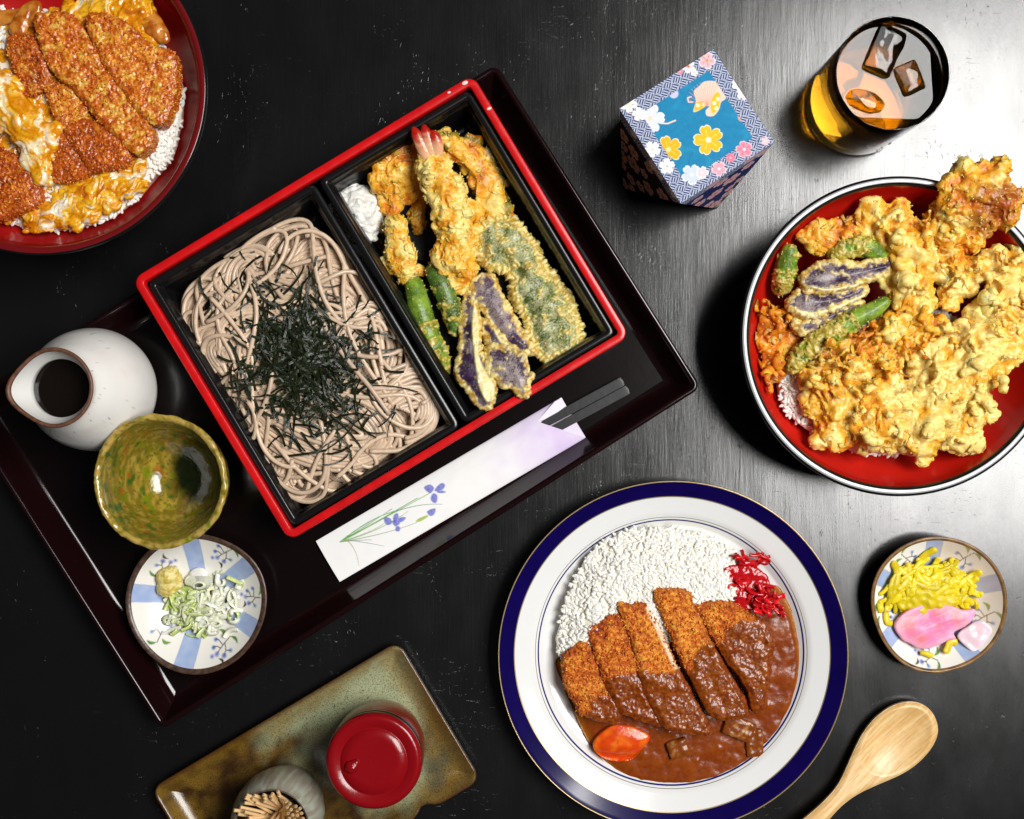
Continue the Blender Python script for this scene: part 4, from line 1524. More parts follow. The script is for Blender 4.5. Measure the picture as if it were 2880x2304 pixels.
def scatter_rice(parent, pts, seed, maxparts=300):
    g = np.random.default_rng(seed)
    b = BASE[parent.name]
    rest = []
    for i, p in enumerate(pts):
        e = (g.normal(0, .3), g.normal(0, .24), g.uniform(0, 6.28))
        s = g.uniform(.74, .98)
        k = int(g.integers(0, 4))
        if i < maxparts:
            o = bpy.data.objects.new("rice_grain", GRM[k])
            sc.collection.objects.link(o)
            o.parent = parent
            o.location = (np.asarray(p) - b) * K
            o.rotation_euler = e
            o.scale = (s, s, s)
        else:
            V, F = GR[k]
            rest.append((V * s @ eulerm(*e).T + p, F))
    if rest:
        V, F, _ = join(*rest)
        tag(obj("loose_grains", V, F, M_rice, parent), kind="stuff")

def rand_in(poly, n, seed):
    g = np.random.default_rng(seed)
    lo_, hi_ = poly.min(0), poly.max(0)
    out = np.zeros((0, 2))
    while len(out) < n:
        q = g.uniform(lo_, hi_, (n * 3, 2))
        out = np.concatenate([out, q[inside(poly, q)]])
    return out[:n]

def nearest_z(V, q, cell=10.0):
    """top height of a mesh under the points q"""
    key = {}
    kx = np.floor(V[:, 0] / cell).astype(int)
    ky = np.floor(V[:, 1] / cell).astype(int)
    for x, y, z in zip(kx, ky, V[:, 2]):
        if z > key.get((x, y), -1e9): key[x, y] = z
    qx = np.floor(q[:, 0] / cell).astype(int)
    qy = np.floor(q[:, 1] / cell).astype(int)
    return np.array([key.get((x, y), np.nan) for x, y in zip(qx, qy)])

def rice_bed(name, label, poly_px, z0, z1, dome, seed, ngr, parts=300, vox=4.0, tint=None, lift=.6, ring=None, bowl=None):
    V, F, N, P = slab(poly_px, z0, z1, vox, 8, jag=5, seed=seed)
    d = edge_dist(P, V[:, :2])
    top = sstep(z0 + 2, z1 - 4, V[:, 2])
    V[:, 2] += dome * (sstep(0, 90, d)) * top
    V = V + N * (7 * perlin(V / 45.0, seed) - 3 + 2.0 * perlin(V / 12.0, seed + 3))[:, None]
    C = np.tile(lin('#f4ecd8'), (len(V), 1))
    C = mixc(C, lin('#fbf6ea'), sstep(-.2, .4, fbm(V / 22.0, 2, seed)))
    if tint is not None: C = tint(V, C)
    if bowl: V = bowl_clamp(V, bowl)
    base = np.array([P[:, 0].mean(), P[:, 1].mean(), z0])
    t = thing(name, label, "rice", base)
    obj("rice_bed", V, F, M_ricep, t, col=C)
    q = rand_in(P, ngr, seed)
    z = nearest_z(V, q)
    ok = ~np.isnan(z)
    if ring: ok &= edge_dist(P, q) < ring
    if bowl: ok &= np.hypot(q[:, 0] - bowl[0][0], q[:, 1] - bowl[0][1]) < bowl_lim(np.nan_to_num(z), bowl[1]) - 3
    q, z = q[ok], z[ok]
    scatter_rice(t, np.c_[q, z + lift], seed, parts)
    return t, V, P

# ================================================================== soba
soba_c = boxp(-240, -16)
SA, SB = 258.0, 368.0                                # half width along the box, half length across it
def soba_loc(x, y):
    return soba_c + bu * x + bv * y
def snorm(x, y):
    return (np.abs(x / SA) ** 5 + np.abs(y / SB) ** 5) ** (1 / 5)
def mound(x, y):
    r = snorm(x, y)
    return 132 + 44 * np.clip(1 - r ** 3.4, 0, 1)
g = np.random.default_rng(42)
strands = []
def push(x, y, lay):
    r = snorm(x, y)
    k = np.where(r > .80, (.80 + .19 * np.tanh((r - .80) / .26)) / np.maximum(r, 1e-6), 1.0)
    x, y = x * k, y * k
    z = mound(x, y) + lay
    strands.append((x, y, z))
def arc(cx, cy, rx, ry, a0, sweep, rot, n=34):
    t = np.linspace(0, 1, n)
    a = a0 + sweep * t
    x, y = rx * np.cos(a), ry * np.sin(a)
    return cx + x * math.cos(rot) - y * math.sin(rot), cy + x * math.sin(rot) + y * math.cos(rot)
layer = -92.0
for k in range(64):                                  # combed hanks that curl over
    ns = int(g.integers(7, 12))
    ang = g.uniform(0, 6.28)
    rr_ = g.uniform(.15, .85)
    cx, cy = SA * rr_ * math.cos(ang), SB * rr_ * math.sin(ang)
    rx, ry = g.uniform(55, 170), g.uniform(70, 210)
    if k % 5 == 0 and k > 4:                         # fill the corners of the compartment
        q_ = ((-1, 1), (-1, -1), (1, -1), (-1, .2), (1, .6))[(k // 5) % 5]
        cx, cy = SA * .62 * q_[0] + g.normal(0, 14), SB * .70 * q_[1] + g.normal(0, 18)
        rx, ry = g.uniform(50, 95), g.uniform(60, 110)
    a0, sw, rot = g.uniform(0, 6.28), g.uniform(2.4, 5.6) * g.choice([-1, 1]), g.uniform(0, 3.14)
    ph = g.uniform(0, 6.28, 4)
    for s in range(ns):
        off = (s - ns / 2) * 11.0 + g.normal(0, 2.0)
        tt = np.linspace(0, 1, 40)
        x, y = arc(cx, cy, max(rx + off, 22), max(ry + off * .9, 22), a0 + g.normal(0, .12), sw * g.uniform(.85, 1.12), rot, 40)
        wv = 5 * np.sin(tt * 9 + ph[0] + s * .35) + 9 * np.sin(tt * 4 + ph[1])
        x = x + wv * math.cos(ph[2]) + g.normal(0, 2)
        y = y + wv * math.sin(ph[2]) + g.normal(0, 2)
        push(x, y, layer + g.uniform(-1.5, 1.5) + 4.5 * np.sin(tt * 5 + ph[3] + s * .12))
    layer += 1.75
for k in range(46):                                  # single wandering strands on top
    x, y = g.uniform(-.9, .9) * SA, g.uniform(-.92, .92) * SB
    h = g.uniform(0, 6.28)
    cur = g.normal(0, .03)
    X, Y = [], []
    for i in range(46):
        X.append(x); Y.append(y)
        cur = cur * .93 + g.normal(0, .022)
        if snorm(x, y) > .86:
            want = math.atan2(-y, -x)
            dd = (want - h + math.pi) % (2 * math.pi) - math.pi
            cur += .035 * (1 if dd > 0 else -1)
        cur = max(-.16, min(.16, cur))
        h += cur * 1.0
        x += 12.5 * math.cos(h); y += 12.5 * math.sin(h)
    X, Y = np.array(X), np.array(Y)
    tt = np.linspace(0, 1, len(X))
    push(X, Y, g.uniform(6, 24) + 5 * np.sin(tt * g.uniform(5, 10) + g.uniform(0, 6)))
soba = thing("soba_noodles", "heap of pinkish brown buckwheat noodles in the left compartment of the red-rimmed box", "noodles", (*soba_c, 50))
order = list(range(len(strands)))
order.sort(key=lambda i: -strands[i][2].mean())
rest = []
for n_, i in enumerate(order):
    x, y, z = strands[i]
    P = np.c_[soba_c[0] + bu[0] * x + bv[0] * y, soba_c[1] + bu[1] * x + bv[1] * y, z]
    V, F = tube(P, 6.5, 6, squash=.86, twist=.3)
    if n_ < 297:
        obj("noodle", V, F, M_soba, soba)
    else:
        rest.append((V, F))
if rest:
    V, F, _ = join(*rest)
    tag(obj("deeper_noodles", V, F, M_soba, soba), kind="stuff")
xs, ys = np.meshgrid(np.linspace(-1, 1, 60), np.linspace(-1, 1, 80))
u_ = xs * np.sqrt(1 - ys ** 2 * .42) * SA * .93
v_ = ys * np.sqrt(1 - xs ** 2 * .42) * SB * .95
V = np.c_[(soba_c[0] + bu[0] * u_ + bv[0] * v_).ravel(), (soba_c[1] + bu[1] * u_ + bv[1] * v_).ravel(), (mound(u_, v_) - 62).ravel()]
i = np.arange(79)[:, None] * 60
j = np.arange(59)[None, :]
F = np.stack([(i + j).ravel(), (i + j + 1).ravel(), (i + 61 + j).ravel(), (i + 60 + j).ravel()], 1)
tag(obj("noodle_bed", V, F, M_soba, soba), kind="stuff")

# ------------------------------------------------------------------ shredded nori on the soba
nc_ = W(842, 1004, 190)[:2]
nori = thing("nori_shreds", "heap of dark green shredded seaweed on top of the soba noodles", "seaweed", (*nc_, 150))
g = np.random.default_rng(77)
rest = []
for k in range(470):
    rad = abs(g.normal(0, 1))
    a = g.uniform(0, 6.28)
    if k < 350:
        px, py = g.normal(0, 68), g.normal(0, 90)
    else:
        px, py = g.normal(0, 100), g.normal(0, 135)
    L_ = g.uniform(50, 110) if k < 380 else g.uniform(70, 170)
    h = g.uniform(0, 6.28)
    n = 7
    t = np.linspace(-.5, .5, n)
    cur = g.normal(0, .8)
    hx = px + L_ * (t * math.cos(h) - cur * t * t * math.sin(h))
    hy = py + L_ * (t * math.sin(h) + cur * t * t * math.cos(h))
    rs_ = snorm(hx, hy)
    if rs_.max() > .93: hx, hy = hx * .93 / rs_.max(), hy * .93 / rs_.max()
    lx = hx - 6; ly = hy + 4
    if snorm(np.array(px), np.array(py)) > .82: px, py = px * .6, py * .6
    rr_ = math.hypot(px / 165, py / 215)
    zl = mound(np.clip(lx, -SA, SA), np.clip(ly, -SB, SB)) + 22 + g.uniform(0, 26) * max(0.15, 1 - rr_)
    zl = zl + 12 * g.normal() * t + 3 * np.sin(t * 9 + k)
    P = np.c_[(soba_c[0] + bu[0] * lx + bv[0] * ly), (soba_c[1] + bu[1] * lx + bv[1] * ly), zl]
    V, F = ribbon(P, g.uniform(4.0, 7.6), .8, g.normal(0, .32) + np.linspace(0, g.normal(0, .6), n))
    if k >= 172:
        obj("nori_shred", V, F, M_nori, nori, smooth=False)
    else:
        rest.append((V, F))
V, F, _ = join(*rest)
tag(obj("deeper_shreds", V, F, M_nori, nori, smooth=False), kind="stuff")

# ================================================================== tempura in the box
TZF = 52.0
def tz(pts):
    return zoomed(pts, 900, 320, .5102)
# grated radish
parts = []
g = np.random.default_rng(4)
for k in range(130):
    a, r_ = g.uniform(0, 6.28), math.sqrt(g.uniform(0, 1))
    x, y = 205 + 125 * r_ * math.cos(a), 545 + 165 * r_ * math.sin(a)
    x += (y - 545) * .18
    s = g.uniform(9, 19)
    parts.append(ell(W(*tz([(x, y)])[0], 66 + 56 * (1 - r_ ** 2) + g.uniform(-5, 8)), (s * 1.5, s * .75, s * .7), g.uniform(0, 6), g.normal(0, .4), g.normal(0, .4)))
parts.append(ell(W(*tz([(215, 540)])[0], 70), (58, 78, 50), -.3))
V, F, N = remesh(parts, 2.8, 2)
V = V + N * (2.0 * perlin(V / 10.0, 4) + 1.4 * perlin(V / 4.5, 6))[:, None]
tag(obj("grated_radish", V, F, M_daikon, loc=(V[:, 0].mean(), V[:, 1].mean(), TZF)), "white mound of grated radish in the corner of the tempura compartment", "grated radish")

GT = "tempura in the lunch box"
def patch(pts, z0, z1, dome, seed, n=46, r=(16, 26), flat=.7):
    """lumps spread over an outline, for broad battered pieces"""
    P = W2(smooth_poly(pts, 4), (z0 + z1) / 2 + 10)
    q = rand_in(P, n, seed)
    g = np.random.default_rng(seed)
    d = edge_dist(P, q)
    out = [prism(P * .95 + P.mean(0) * .05, z0, z1), prism(P * .74 + P.mean(0) * .26, z0, z1 + dome * .5), prism(P * .5 + P.mean(0) * .5, z0, z1 + dome * .85)]
    for (x, y), dd in zip(q, d):
        s = g.uniform(*r)
        out.append(ell((x, y, z1 - s * .45 + dome * min(dd / 60, 1) + g.uniform(-4, 4)), (s * g.uniform(1, 1.4), s, s * flat), g.uniform(0, 6)))
    for k in range(0, len(P), 2):
        s = g.uniform(7, 13)
        out.append(ell((*(P[k] + g.normal(0, 3, 2)), (z0 + z1) / 2 + g.uniform(-4, 8)), (s * 1.3, s, s * .8), g.uniform(0, 6)))
    return out, P

# pumpkin half ring, upper left
pts = tz([(520, 190), (430, 205), (360, 270), (300, 350), (300, 410), (350, 440), (370, 520), (410, 520), (440, 470), (520, 450), (560, 400), (545, 350), (590, 330), (600, 270), (560, 200)])
parts, P = patch(pts, 92, 116, 26, 11, 34, (16, 24))
tempura("pumpkin_tempura", "golden lobed tempura piece between the radish and the prawn tail", parts, 12, 2.8, .8, -.18, 110, 4, GT, tilt=(bv[0], bv[1], .45))
# pumpkin slice behind the prawn, green skin on its outer rim
pts = tz([(650, 130), (760, 130), (880, 165), (960, 250), (1010, 380), (1035, 500), (1030, 575), (930, 590), (860, 540), (870, 420), (800, 300), (700, 220), (640, 180)])
parts, P = patch(pts, 104, 134, 18, 13, 40, (15, 24))
def col_p2(V, V2, N, C, d):
    e = edge_dist(P, V[:, :2])
    c0 = W(*tz([(760, 480)])[0], 90)[:2]
    outer = np.hypot(*(V[:, :2] - c0).T) > 128
    m = outer * (1 - sstep(4, 13, e + 5 * perlin(V / 14, 3))) * .75
    return V2, mixc(C, lin('#5e6a1c'), m)
tempura("pumpkin_tempura", "curved golden tempura slice with a green-skinned edge, behind the prawn", parts, 14, 2.8, .8, -.10, 120, 4, GT, col_p2, tilt=(bv[0], bv[1], .25))
# prawn: body and tail
body = path3(tz([(600, 200), (640, 300), (690, 430), (715, 560), (735, 700), (750, 830), (770, 900)]), (196, 190, 178, 164, 150, 134, 112))
parts = capsules(body, (25, 36, 44, 47, 50, 48, 38), 21, .42, 5)
side = path3(tz([(800, 520), (870, 560), (840, 640)]), (134, 128, 130))
parts += capsules(side, (22, 26, 22), 22, .4, 4)
parts += capsules(path3(tz([(680, 820), (800, 830), (880, 800)]), (96, 100, 96)), (26, 28, 22), 23, .4, 4)
V, F, N = remesh(parts, 2.8, 2)
V2, C, d = batter_finish(V, N, 24, 1.15, .08)
cr = crumbs(V2, C, N, 170, 4.5, 24)
Vj, Fj, Cj = join((V2, F, C), cr, scales(V2, N, C, 40, 9, 24))
prawn = thing("prawn_tempura", "long golden prawn tempura with a red tail at the top, in the lunch box", "tempura", (Vj[:, 0].mean(), Vj[:, 1].mean(), TZF), GT)
obj("battered_body", Vj, Fj, M_batter, prawn, col=Cj)
for pp in (((600, 250), (550, 155), (512, 72)), ((625, 240), (592, 140), (570, 60)), ((645, 230), (640, 150), (612, 92))):
    P = smooth_poly(path3(tz(pp), (206, 222, 226)), 7, closed=False)
    V, F = tube(P, np.interp(np.linspace(0, 1, len(P)), [0, .3, .75, 1], [17, 18, 14, 3.0]), 10, squash=.5)
    C = mixc(lin('#e9b48a'), lin('#b01c10'), sstep(.25, .75, np.r_[np.repeat(np.linspace(0, 1, len(P)), 10), 0, 1] + .25 * perlin(V / 9, 5)))
    obj("tail_fin", V, F, M_veg, prawn, col=C)
# white fish stick at the left
parts = capsules(path3(tz([(415, 610), (430, 700), (455, 800), (475, 900)]), (128, 128, 122, 110)), (30, 34, 34, 26), 31, .35, 4)
parts += capsules(path3(tz([(350, 850), (400, 850), (560, 870)]), (100, 104, 104)), (16, 20, 16), 32, .4, 3)
tempura("tempura_stick", "short pale yellow tempura stick beside the radish, above the green peppers", parts, 33, 2.8, .75, .12, 120, 4, GT)
# small crumb of batter on the floor
parts = capsules(path3(tz([(545, 490), (530, 560), (550, 640)]), (62, 66, 62)), (15, 20, 14), 35, .4, 3)
tempura("batter_crumb", "small loose golden crumb of batter on the black floor left of the prawn", parts, 36, 2.6, .6, -.15, 40, 3.5, GT)

# green peppers
def pepper(label, pts, z, rad, seed, bare, group=GT, dark=False, zfun=tz):
    P = smooth_poly(path3(zfun(pts), z), 6, closed=False)
    R = np.interp(np.linspace(0, 1, len(P)), np.linspace(0, 1, len(rad)), rad)
    parts = [ell(p, (r, r, r)) for p, r in zip(P, R)]
    V, F, N = remesh(parts, 2.6, 4)
    n = fbm(V / 26.0, 3, seed)
    t = np.argmin(((V[:, None, :2] - P[None, ::3, :2]) ** 2).sum(2), 1) / max(1, len(P[::3]) - 1)
    cover = sstep(-.05, .12, n + bare(t))
    lump = billow(V / 11.0, seed) * 4.2 + billow(V / 24., seed + 2) * 4
    V2 = V + N * (cover * (1.0 + lump) + .9 * perlin(V / 18.0, seed))[:, None]
    gcol = mixc(lin('#53761a' if not dark else '#38561a'), lin('#86a82e' if not dark else '#587c2a'), sstep(-.3, .4, fbm(V / 30., 2, seed + 4)))
    frost = sstep(.2, .5, perlin(V / 3.6, seed + 7)) * .35
    gcol = mixc(gcol, lin('#d9d28a'), frost)
    C = mixc(gcol, mixc(lin('#b4a038'), lin('#ecd584'), sstep(-.2, .5, perlin(V / 10., seed + 3))), cover * .92)
    cr = crumbs(V2, C, N, 45, 3.6, seed, (lin('#e8d27c'), lin('#c8a63a')))
    Vj, Fj, Cj = join((V2, F, C), cr)
    return add_piece("green_pepper_tempura", Vj, Fj, Cj, M_batter, label, "tempura", group)
pepper("bright green pepper tempura nearest the divider of the lunch box", [(520, 950), (545, 1060), (585, 1190), (640, 1310), (690, 1400)], (112, 120, 120, 124, 128), (28, 34, 34, 30, 16), 41, lambda t: np.where(t < .5, -.35, .12))
pepper("darker green pepper tempura with batter patches, between the bright pepper and the prawn", [(630, 870), (670, 940), (715, 1060), (750, 1180)], (124, 130, 126, 118), (26, 31, 28, 20), 43, lambda t: np.where(t < .55, -.22, .02), dark=True)

# eggplant
def eggplant(label, pts, z0, z1, seed, flesh=None, group=GT, zfun=tz, jag=4, frostk=1.0, tiltdir=None, tilt=0.0):
    V, F, N, P = slab(zfun(pts), z0, z1, 2.6, 6, jag=jag, seed=seed)
    d = edge_dist(P, V[:, :2])
    top = sstep(.1, .5, N[:, 2])
    V[:, 2] += 15 * sstep(0, 34, d) * top
    n = fbm(V / 24.0, 3, seed)
    rim = 1 - sstep(5, 14, d + 22 * n)
    lump = .6 * billow(V / np.array([26., 26., 40.]), seed) + .5 * billow(V / 12.0, seed + 8)
    pud = sstep(.22, .34, n) * (1 - rim)
    V2 = V + N * (rim * (1 + 7 * lump) + pud * (1 + 4 * lump) + .6 * perlin(V / 5., seed))[:, None]
    fr = sstep(-.25, .45, perlin(V / 3.8, seed + 1) * .55 + fbm(V / 40., 2, seed + 2) * 1.1)
    skin = mixc(lin('#2c1638'), lin('#4a2f56'), sstep(-.3, .3, n))
    C = mixc(skin, lin('#c9bab4'), fr * .62 * frostk)
    C = mixc(C, lin('#e2cf92'), pud * .8)
    C = mixc(C, mixc(lin('#c79a34'), lin('#f0da92'), sstep(.1, .7, lump)), rim)
    if flesh is not None:
        fp = W2(smooth_poly(zfun(flesh), 4), z1)
        fd = edge_dist(fp, V[:, :2])
        m = inside(fp, V[:, :2]) * sstep(0, 5, fd) * top
        C = mixc(C, mixc(lin('#efdf9e'), lin('#f6eec4'), sstep(-.2, .3, n)), m)
        V2[:, 2] += m * 7
    if tiltdir is not None:
        c0 = P.mean(0)
        V2[:, 2] += ((V2[:, :2] - c0) @ np.asarray(tiltdir)) * tilt
    cr = crumbs(V2, C, N, 40, 3.2, seed, (lin('#efd98c'), lin('#c9a23a')))
    Vj, Fj, Cj = join((V2, F, C), cr)
    return add_piece("eggplant_tempura", Vj, Fj, Cj, M_batter, label, "tempura", group)
eggplant("broad frosted purple eggplant tempura slice at the back of the fan, touching the green leaf", [(830, 920), (900, 880), (960, 890), (1000, 990), (1060, 1100), (1130, 1220), (1190, 1320), (1130, 1320), (1040, 1290), (960, 1200), (890, 1080), (830, 1010)], 108, 136, 51, None, tiltdir=-bv, tilt=.16)
eggplant("left eggplant tempura slice of the fan, dark skin with a long cream edge", [(800, 960), (850, 1010), (880, 1130), (890, 1300), (960, 1450), (965, 1560), (930, 1630), (860, 1600), (790, 1500), (745, 1430), (770, 1280), (775, 1120)], 136, 168, 52,
         [(842, 1030), (868, 1080), (880, 1200), (880, 1330), (930, 1440), (965, 1500), (960, 1580), (915, 1590), (870, 1500), (845, 1330), (832, 1180)], frostk=.55, tiltdir=-bv, tilt=.32)
eggplant("narrow eggplant tempura slice in the middle of the fan with a cream flesh strip", [(880, 1140), (950, 1150), (1010, 1230), (1080, 1290), (1140, 1330), (1080, 1350), (1000, 1310), (960, 1300), (920, 1270)], 128, 154, 53,
         [(955, 1165), (1000, 1235), (1070, 1290), (1130, 1330), (1080, 1335), (1010, 1290), (960, 1215)], frostk=.7, tiltdir=-bv, tilt=.2)
eggplant("lower eggplant tempura slice of the fan lying against the red rim", [(910, 1290), (990, 1270), (1080, 1310), (1130, 1330), (1150, 1420), (1180, 1440), (1150, 1490), (1150, 1555), (1100, 1560), (1050, 1510), (990, 1490), (930, 1400)], 176, 204, 54, None, frostk=1.15, tiltdir=-bv, tilt=.38)
# battered leaf
pts = tz([(860, 700), (880, 630), (940, 580), (1060, 580), (1120, 640), (1190, 720), (1230, 830), (1310, 920), (1380, 1010), (1410, 1110), (1440, 1180), (1440, 1270), (1410, 1330), (1320, 1335), (1260, 1360), (1200, 1330),
          (1150, 1230), (1130, 1130), (1060, 1010), (1050, 910), (1000, 860), (930, 850), (880, 790)])
V, F, N, P = slab(pts, 112, 138, 2.8, 5, jag=8, seed=61)
d = edge_dist(P, V[:, :2])
top = sstep(.1, .5, N[:, 2])
fold = fbm(np.c_[V[:, :2] / 70.0, np.zeros(len(V))], 2, 62)
V[:, 2] += (20 * sstep(0, 50, d) + 26 * fold) * top
n = fbm(V / 34.0, 3, 63)
lump = billow(V / 13.0, 64)
rim = 1 - sstep(9, 20, d + 12 * n)
pud = sstep(.10, .22, n) * (1 - rim)
V2 = V + N * (rim * (3 + 9 * lump) + pud * (2 + 7 * lump) + 2.2 * billow(V / 6., 65))[:, None]
grn = mixc(lin('#41581c'), lin('#6d8136'), sstep(-.3, .3, n))
fr = sstep(-.3, .25, perlin(V / 4.0, 66) * .6 + .6 * fbm(V / 30., 2, 67))
C = mixc(grn, lin('#d3cfa0'), fr * .74)
C = mixc(C, mixc(lin('#c9a63c'), lin('#f0dd96'), sstep(.1, .7, lump)), np.clip(rim + pud * .85, 0, 1))
cr = crumbs(V2, C, N, 120, 4.0, 68, (lin('#efdc98'), lin('#cda83e')))
Vj, Fj, Cj = join((V2, F, C), cr)
add_piece("leaf_tempura", Vj, Fj, Cj, M_batter, "large frosted green leaf tempura along the right side of the lunch box", "tempura", GT)

# ================================================================== right-hand bowl
def bz(pts): return zoomed(pts, 2060, 440, .5683)
def bz2(pts): return zoomed(pts, 2100, 560, .3131)
# rice under the tempura
rice_bed("steamed_rice", "white rice showing under the tempura in the right-hand bowl", [(2190, 1110), (2240, 1010), (2380, 900), (2600, 860), (2760, 960), (2740, 1150), (2640, 1262), (2500, 1282), (2380, 1262), (2290, 1222), (2220, 1170)], 64, 200, 26, 71, 2000, 300, 6.0, lift=4.0, ring=80, bowl=BOWL_R)
g = np.random.default_rng(8)
def chunk(label, pts, z0, z1, dome, seed, tone, n=60, r=(18, 32), amp=1.25, ncr=260, f=bz, vox=3.3, lace=0, name="mixed_tempura", flat=.5):
    P2 = f(pts)
    parts, P = patch(P2, z0, z1, dome, seed, n, r, flat)
    gg = np.random.default_rng(seed)
    for _ in range(lace):
        q = rand_in(P, 1, int(gg.integers(1e9)))[0]
        a = gg.uniform(0, 6.28)
        pth = []
        for k in range(5):
            pth.append((q[0], q[1], z1 + dome * .8 + gg.uniform(4, 20)))
            a += gg.normal(0, .8)
            q = q + np.array([math.cos(a), math.sin(a)]) * gg.uniform(12, 22)
        parts += lacy([pth], 4.6, seed)
    return tempura(name, label, parts, seed, vox, amp, tone, ncr, 3.6, GB, nsc=8 if tone > 0 else 26, scsize=12, smooth=7)
# brownish crisps at the left wall
chunk("brown lacy crumbs of batter at the left wall of the right-hand bowl", [(130, 820), (170, 790), (260, 790), (330, 850), (330, 950), (270, 1050), (230, 1110), (170, 1090), (160, 980), (130, 900)], 180, 214, 8, 81, -.48, 30, (12, 20), 1.0, 120, lace=10)
# big pale mass
chunk("broad pale gold tempura piece running from the bottom of the heap to its right side", [(840, 1440), (830, 1330), (900, 1200), (960, 1060), (1040, 940), (1150, 860), (1230, 800), (1330, 700), (1460, 740), (1480, 880), (1400, 940), (1370, 1040), (1330, 1090), (1240, 1160), (1180, 1250), (1090, 1340), (1050, 1410), (1010, 1410), (1000, 1500), (940, 1500), (930, 1450)],
      214, 266, 40, 83, .22, 46, (26, 54), 1.15, 420, lace=12, flat=.36)
chunk("curled pale tempura piece at the lower right end of the heap", [(1130, 1190), (1210, 1140), (1250, 1200), (1240, 1290), (1200, 1440), (1110, 1460), (1070, 1400), (1090, 1290)], 222, 268, 26, 86, .24, 26, (14, 26), 1.2, 150, lace=6, flat=.5)
chunk("rounded gold tempura lump in the middle of the bottom of the heap", [(580, 1240), (640, 1150), (740, 1110), (840, 1140), (890, 1220), (860, 1330), (830, 1440), (740, 1450), (650, 1430), (590, 1370)], 212, 262, 36, 84, .06, 30, (22, 42), 1.2, 240, lace=8, flat=.42)
chunk("orange-gold tempura lump at the lower left of the heap", [(370, 1080), (430, 1010), (520, 1020), (600, 1090), (620, 1180), (590, 1280), (570, 1390), (470, 1410), (430, 1370), (440, 1280), (380, 1180)], 205, 254, 34, 85, -.02, 26, (20, 38), 1.0, 220, lace=8, flat=.42)
chunk("tangle of orange batter threads in the middle of the heap", [(440, 990), (560, 910), (700, 820), (850, 740), (960, 760), (1050, 860), (1000, 980), (860, 1000), (740, 1080), (620, 1090), (520, 1040)], 208, 246, 30, 87, -.14, 50, (14, 28), 1.2, 260, lace=34, flat=.45)
chunk("upright tempura lump with dark openings above the middle of the heap", [(640, 300), (720, 250), (830, 270), (900, 330), (980, 330), (1030, 450), (1010, 560), (960, 620), (1000, 720), (850, 760), (760, 640), (740, 520), (700, 440), (650, 380)], 222, 270, 36, 89, .05, 36, (20, 40), 1.25, 220, lace=8, flat=.42)
chunk("pale battered ridge at the right edge of the bowl", [(1180, 560), (1300, 520), (1400, 470), (1480, 470), (1480, 780), (1380, 850), (1250, 860), (1200, 760), (1290, 650)], 224, 276, 34, 91, .20, 34, (22, 44), 1.2, 220, lace=6, flat=.42)
chunk("crooked batter arm linking the upper lumps of the heap", [(960, 430), (1100, 470), (1180, 500), (1290, 480), (1290, 560), (1200, 600), (1130, 720), (1010, 740), (1090, 600), (1000, 560)], 232, 272, 26, 93, .10, 46, (14, 24), 1.2, 160, lace=6)
# prawn-leg like upright piece over the rim
parts = capsules(path3(bz([(1010, 420), (1060, 330), (1120, 240), (1190, 170), (1280, 130)]), (250, 285, 310, 330, 335)), (48, 52, 54, 58, 50), 95, .45, 5)
parts += capsules(path3(bz([(1200, 150), (1300, 170), (1350, 240), (1320, 310)]), (330, 330, 320, 305)), (40, 40, 34, 26), 96, .5, 5)
parts += capsules(path3(bz([(1180, 430), (1220, 340), (1260, 290)]), (262, 290, 305)), (30, 28, 26), 97, .5, 4)
def col_leg(V, V2, N, C, d):
    q0 = W(*bz([(1290, 250)])[0], 330)
    m = 1 - sstep(24, 96, np.hypot(V[:, 0] - q0[0], V[:, 1] - q0[1]) + 70 * fbm(V / 26., 2, 5))
    C = mixc(C, lin('#8e2a12'), m * .8)
    dpt = sstep(.1, .5, fbm(V / 20., 2, 15)) * .5
    return V2 - N * (m * 9 * sstep(.0, .4, fbm(V / 22., 2, 19)))[:, None], mixc(C, lin('#b0601a'), dpt)
tempura("battered_leg", "reddish brown battered leg rising over the rim at the top of the right-hand bowl", parts, 98, 3.0, 1.2, -.12, 170, 5, GB, col_leg)
# vegetables on the left
chunk("olive battered vegetable along the top left of the heap", [(340, 380), (440, 350), (560, 330), (650, 290), (720, 330), (690, 400), (600, 420), (520, 480), (440, 470), (380, 420)], 232, 254, 16, 101, -.26, 34, (12, 20), 1.0, 110)
pepper("cut green pepper stub at the left wall of the right-hand bowl", [(380, 480), (350, 600), (330, 740), (300, 800)], (262, 248, 232, 220), (24, 30, 27, 18), 103, lambda t: np.where(t < .5, -.12, .15), GB, False, bz2)
pepper("green pepper tempura under the pale ridge at the top left of the heap", [(800, 500), (900, 440), (1020, 420), (1120, 450), (1200, 510)], (258, 266, 268, 266, 262), (18, 24, 26, 26, 20), 105, lambda t: np.where(t > .7, -.3, .12), GB, False, bz2)
eggplant("uppermost purple eggplant slice in the right-hand bowl, with a shiny bare patch", [(500, 690), (640, 590), (800, 550), (950, 570), (1100, 560), (1260, 530), (1330, 600), (1280, 680), (1150, 720), (1000, 775), (850, 810), (700, 850), (540, 830)], 252, 278, 107, [(560, 770), (700, 800), (880, 780), (1050, 740), (1180, 690), (1180, 705), (1030, 765), (860, 815), (690, 835), (560, 800)], GB, bz2, 4, .85)
eggplant("middle purple eggplant slice in the right-hand bowl with a yellow lower edge", [(400, 880), (520, 790), (640, 820), (800, 830), (960, 780), (1060, 740), (1080, 850), (960, 920), (800, 980), (640, 1050), (500, 1070), (420, 1010), (360, 950)], 238, 260, 109, [(430, 980), (560, 1010), (720, 980), (900, 910), (1050, 850), (1050, 880), (900, 950), (720, 1030), (540, 1070), (440, 1030)], GB, bz2, 4, .95)
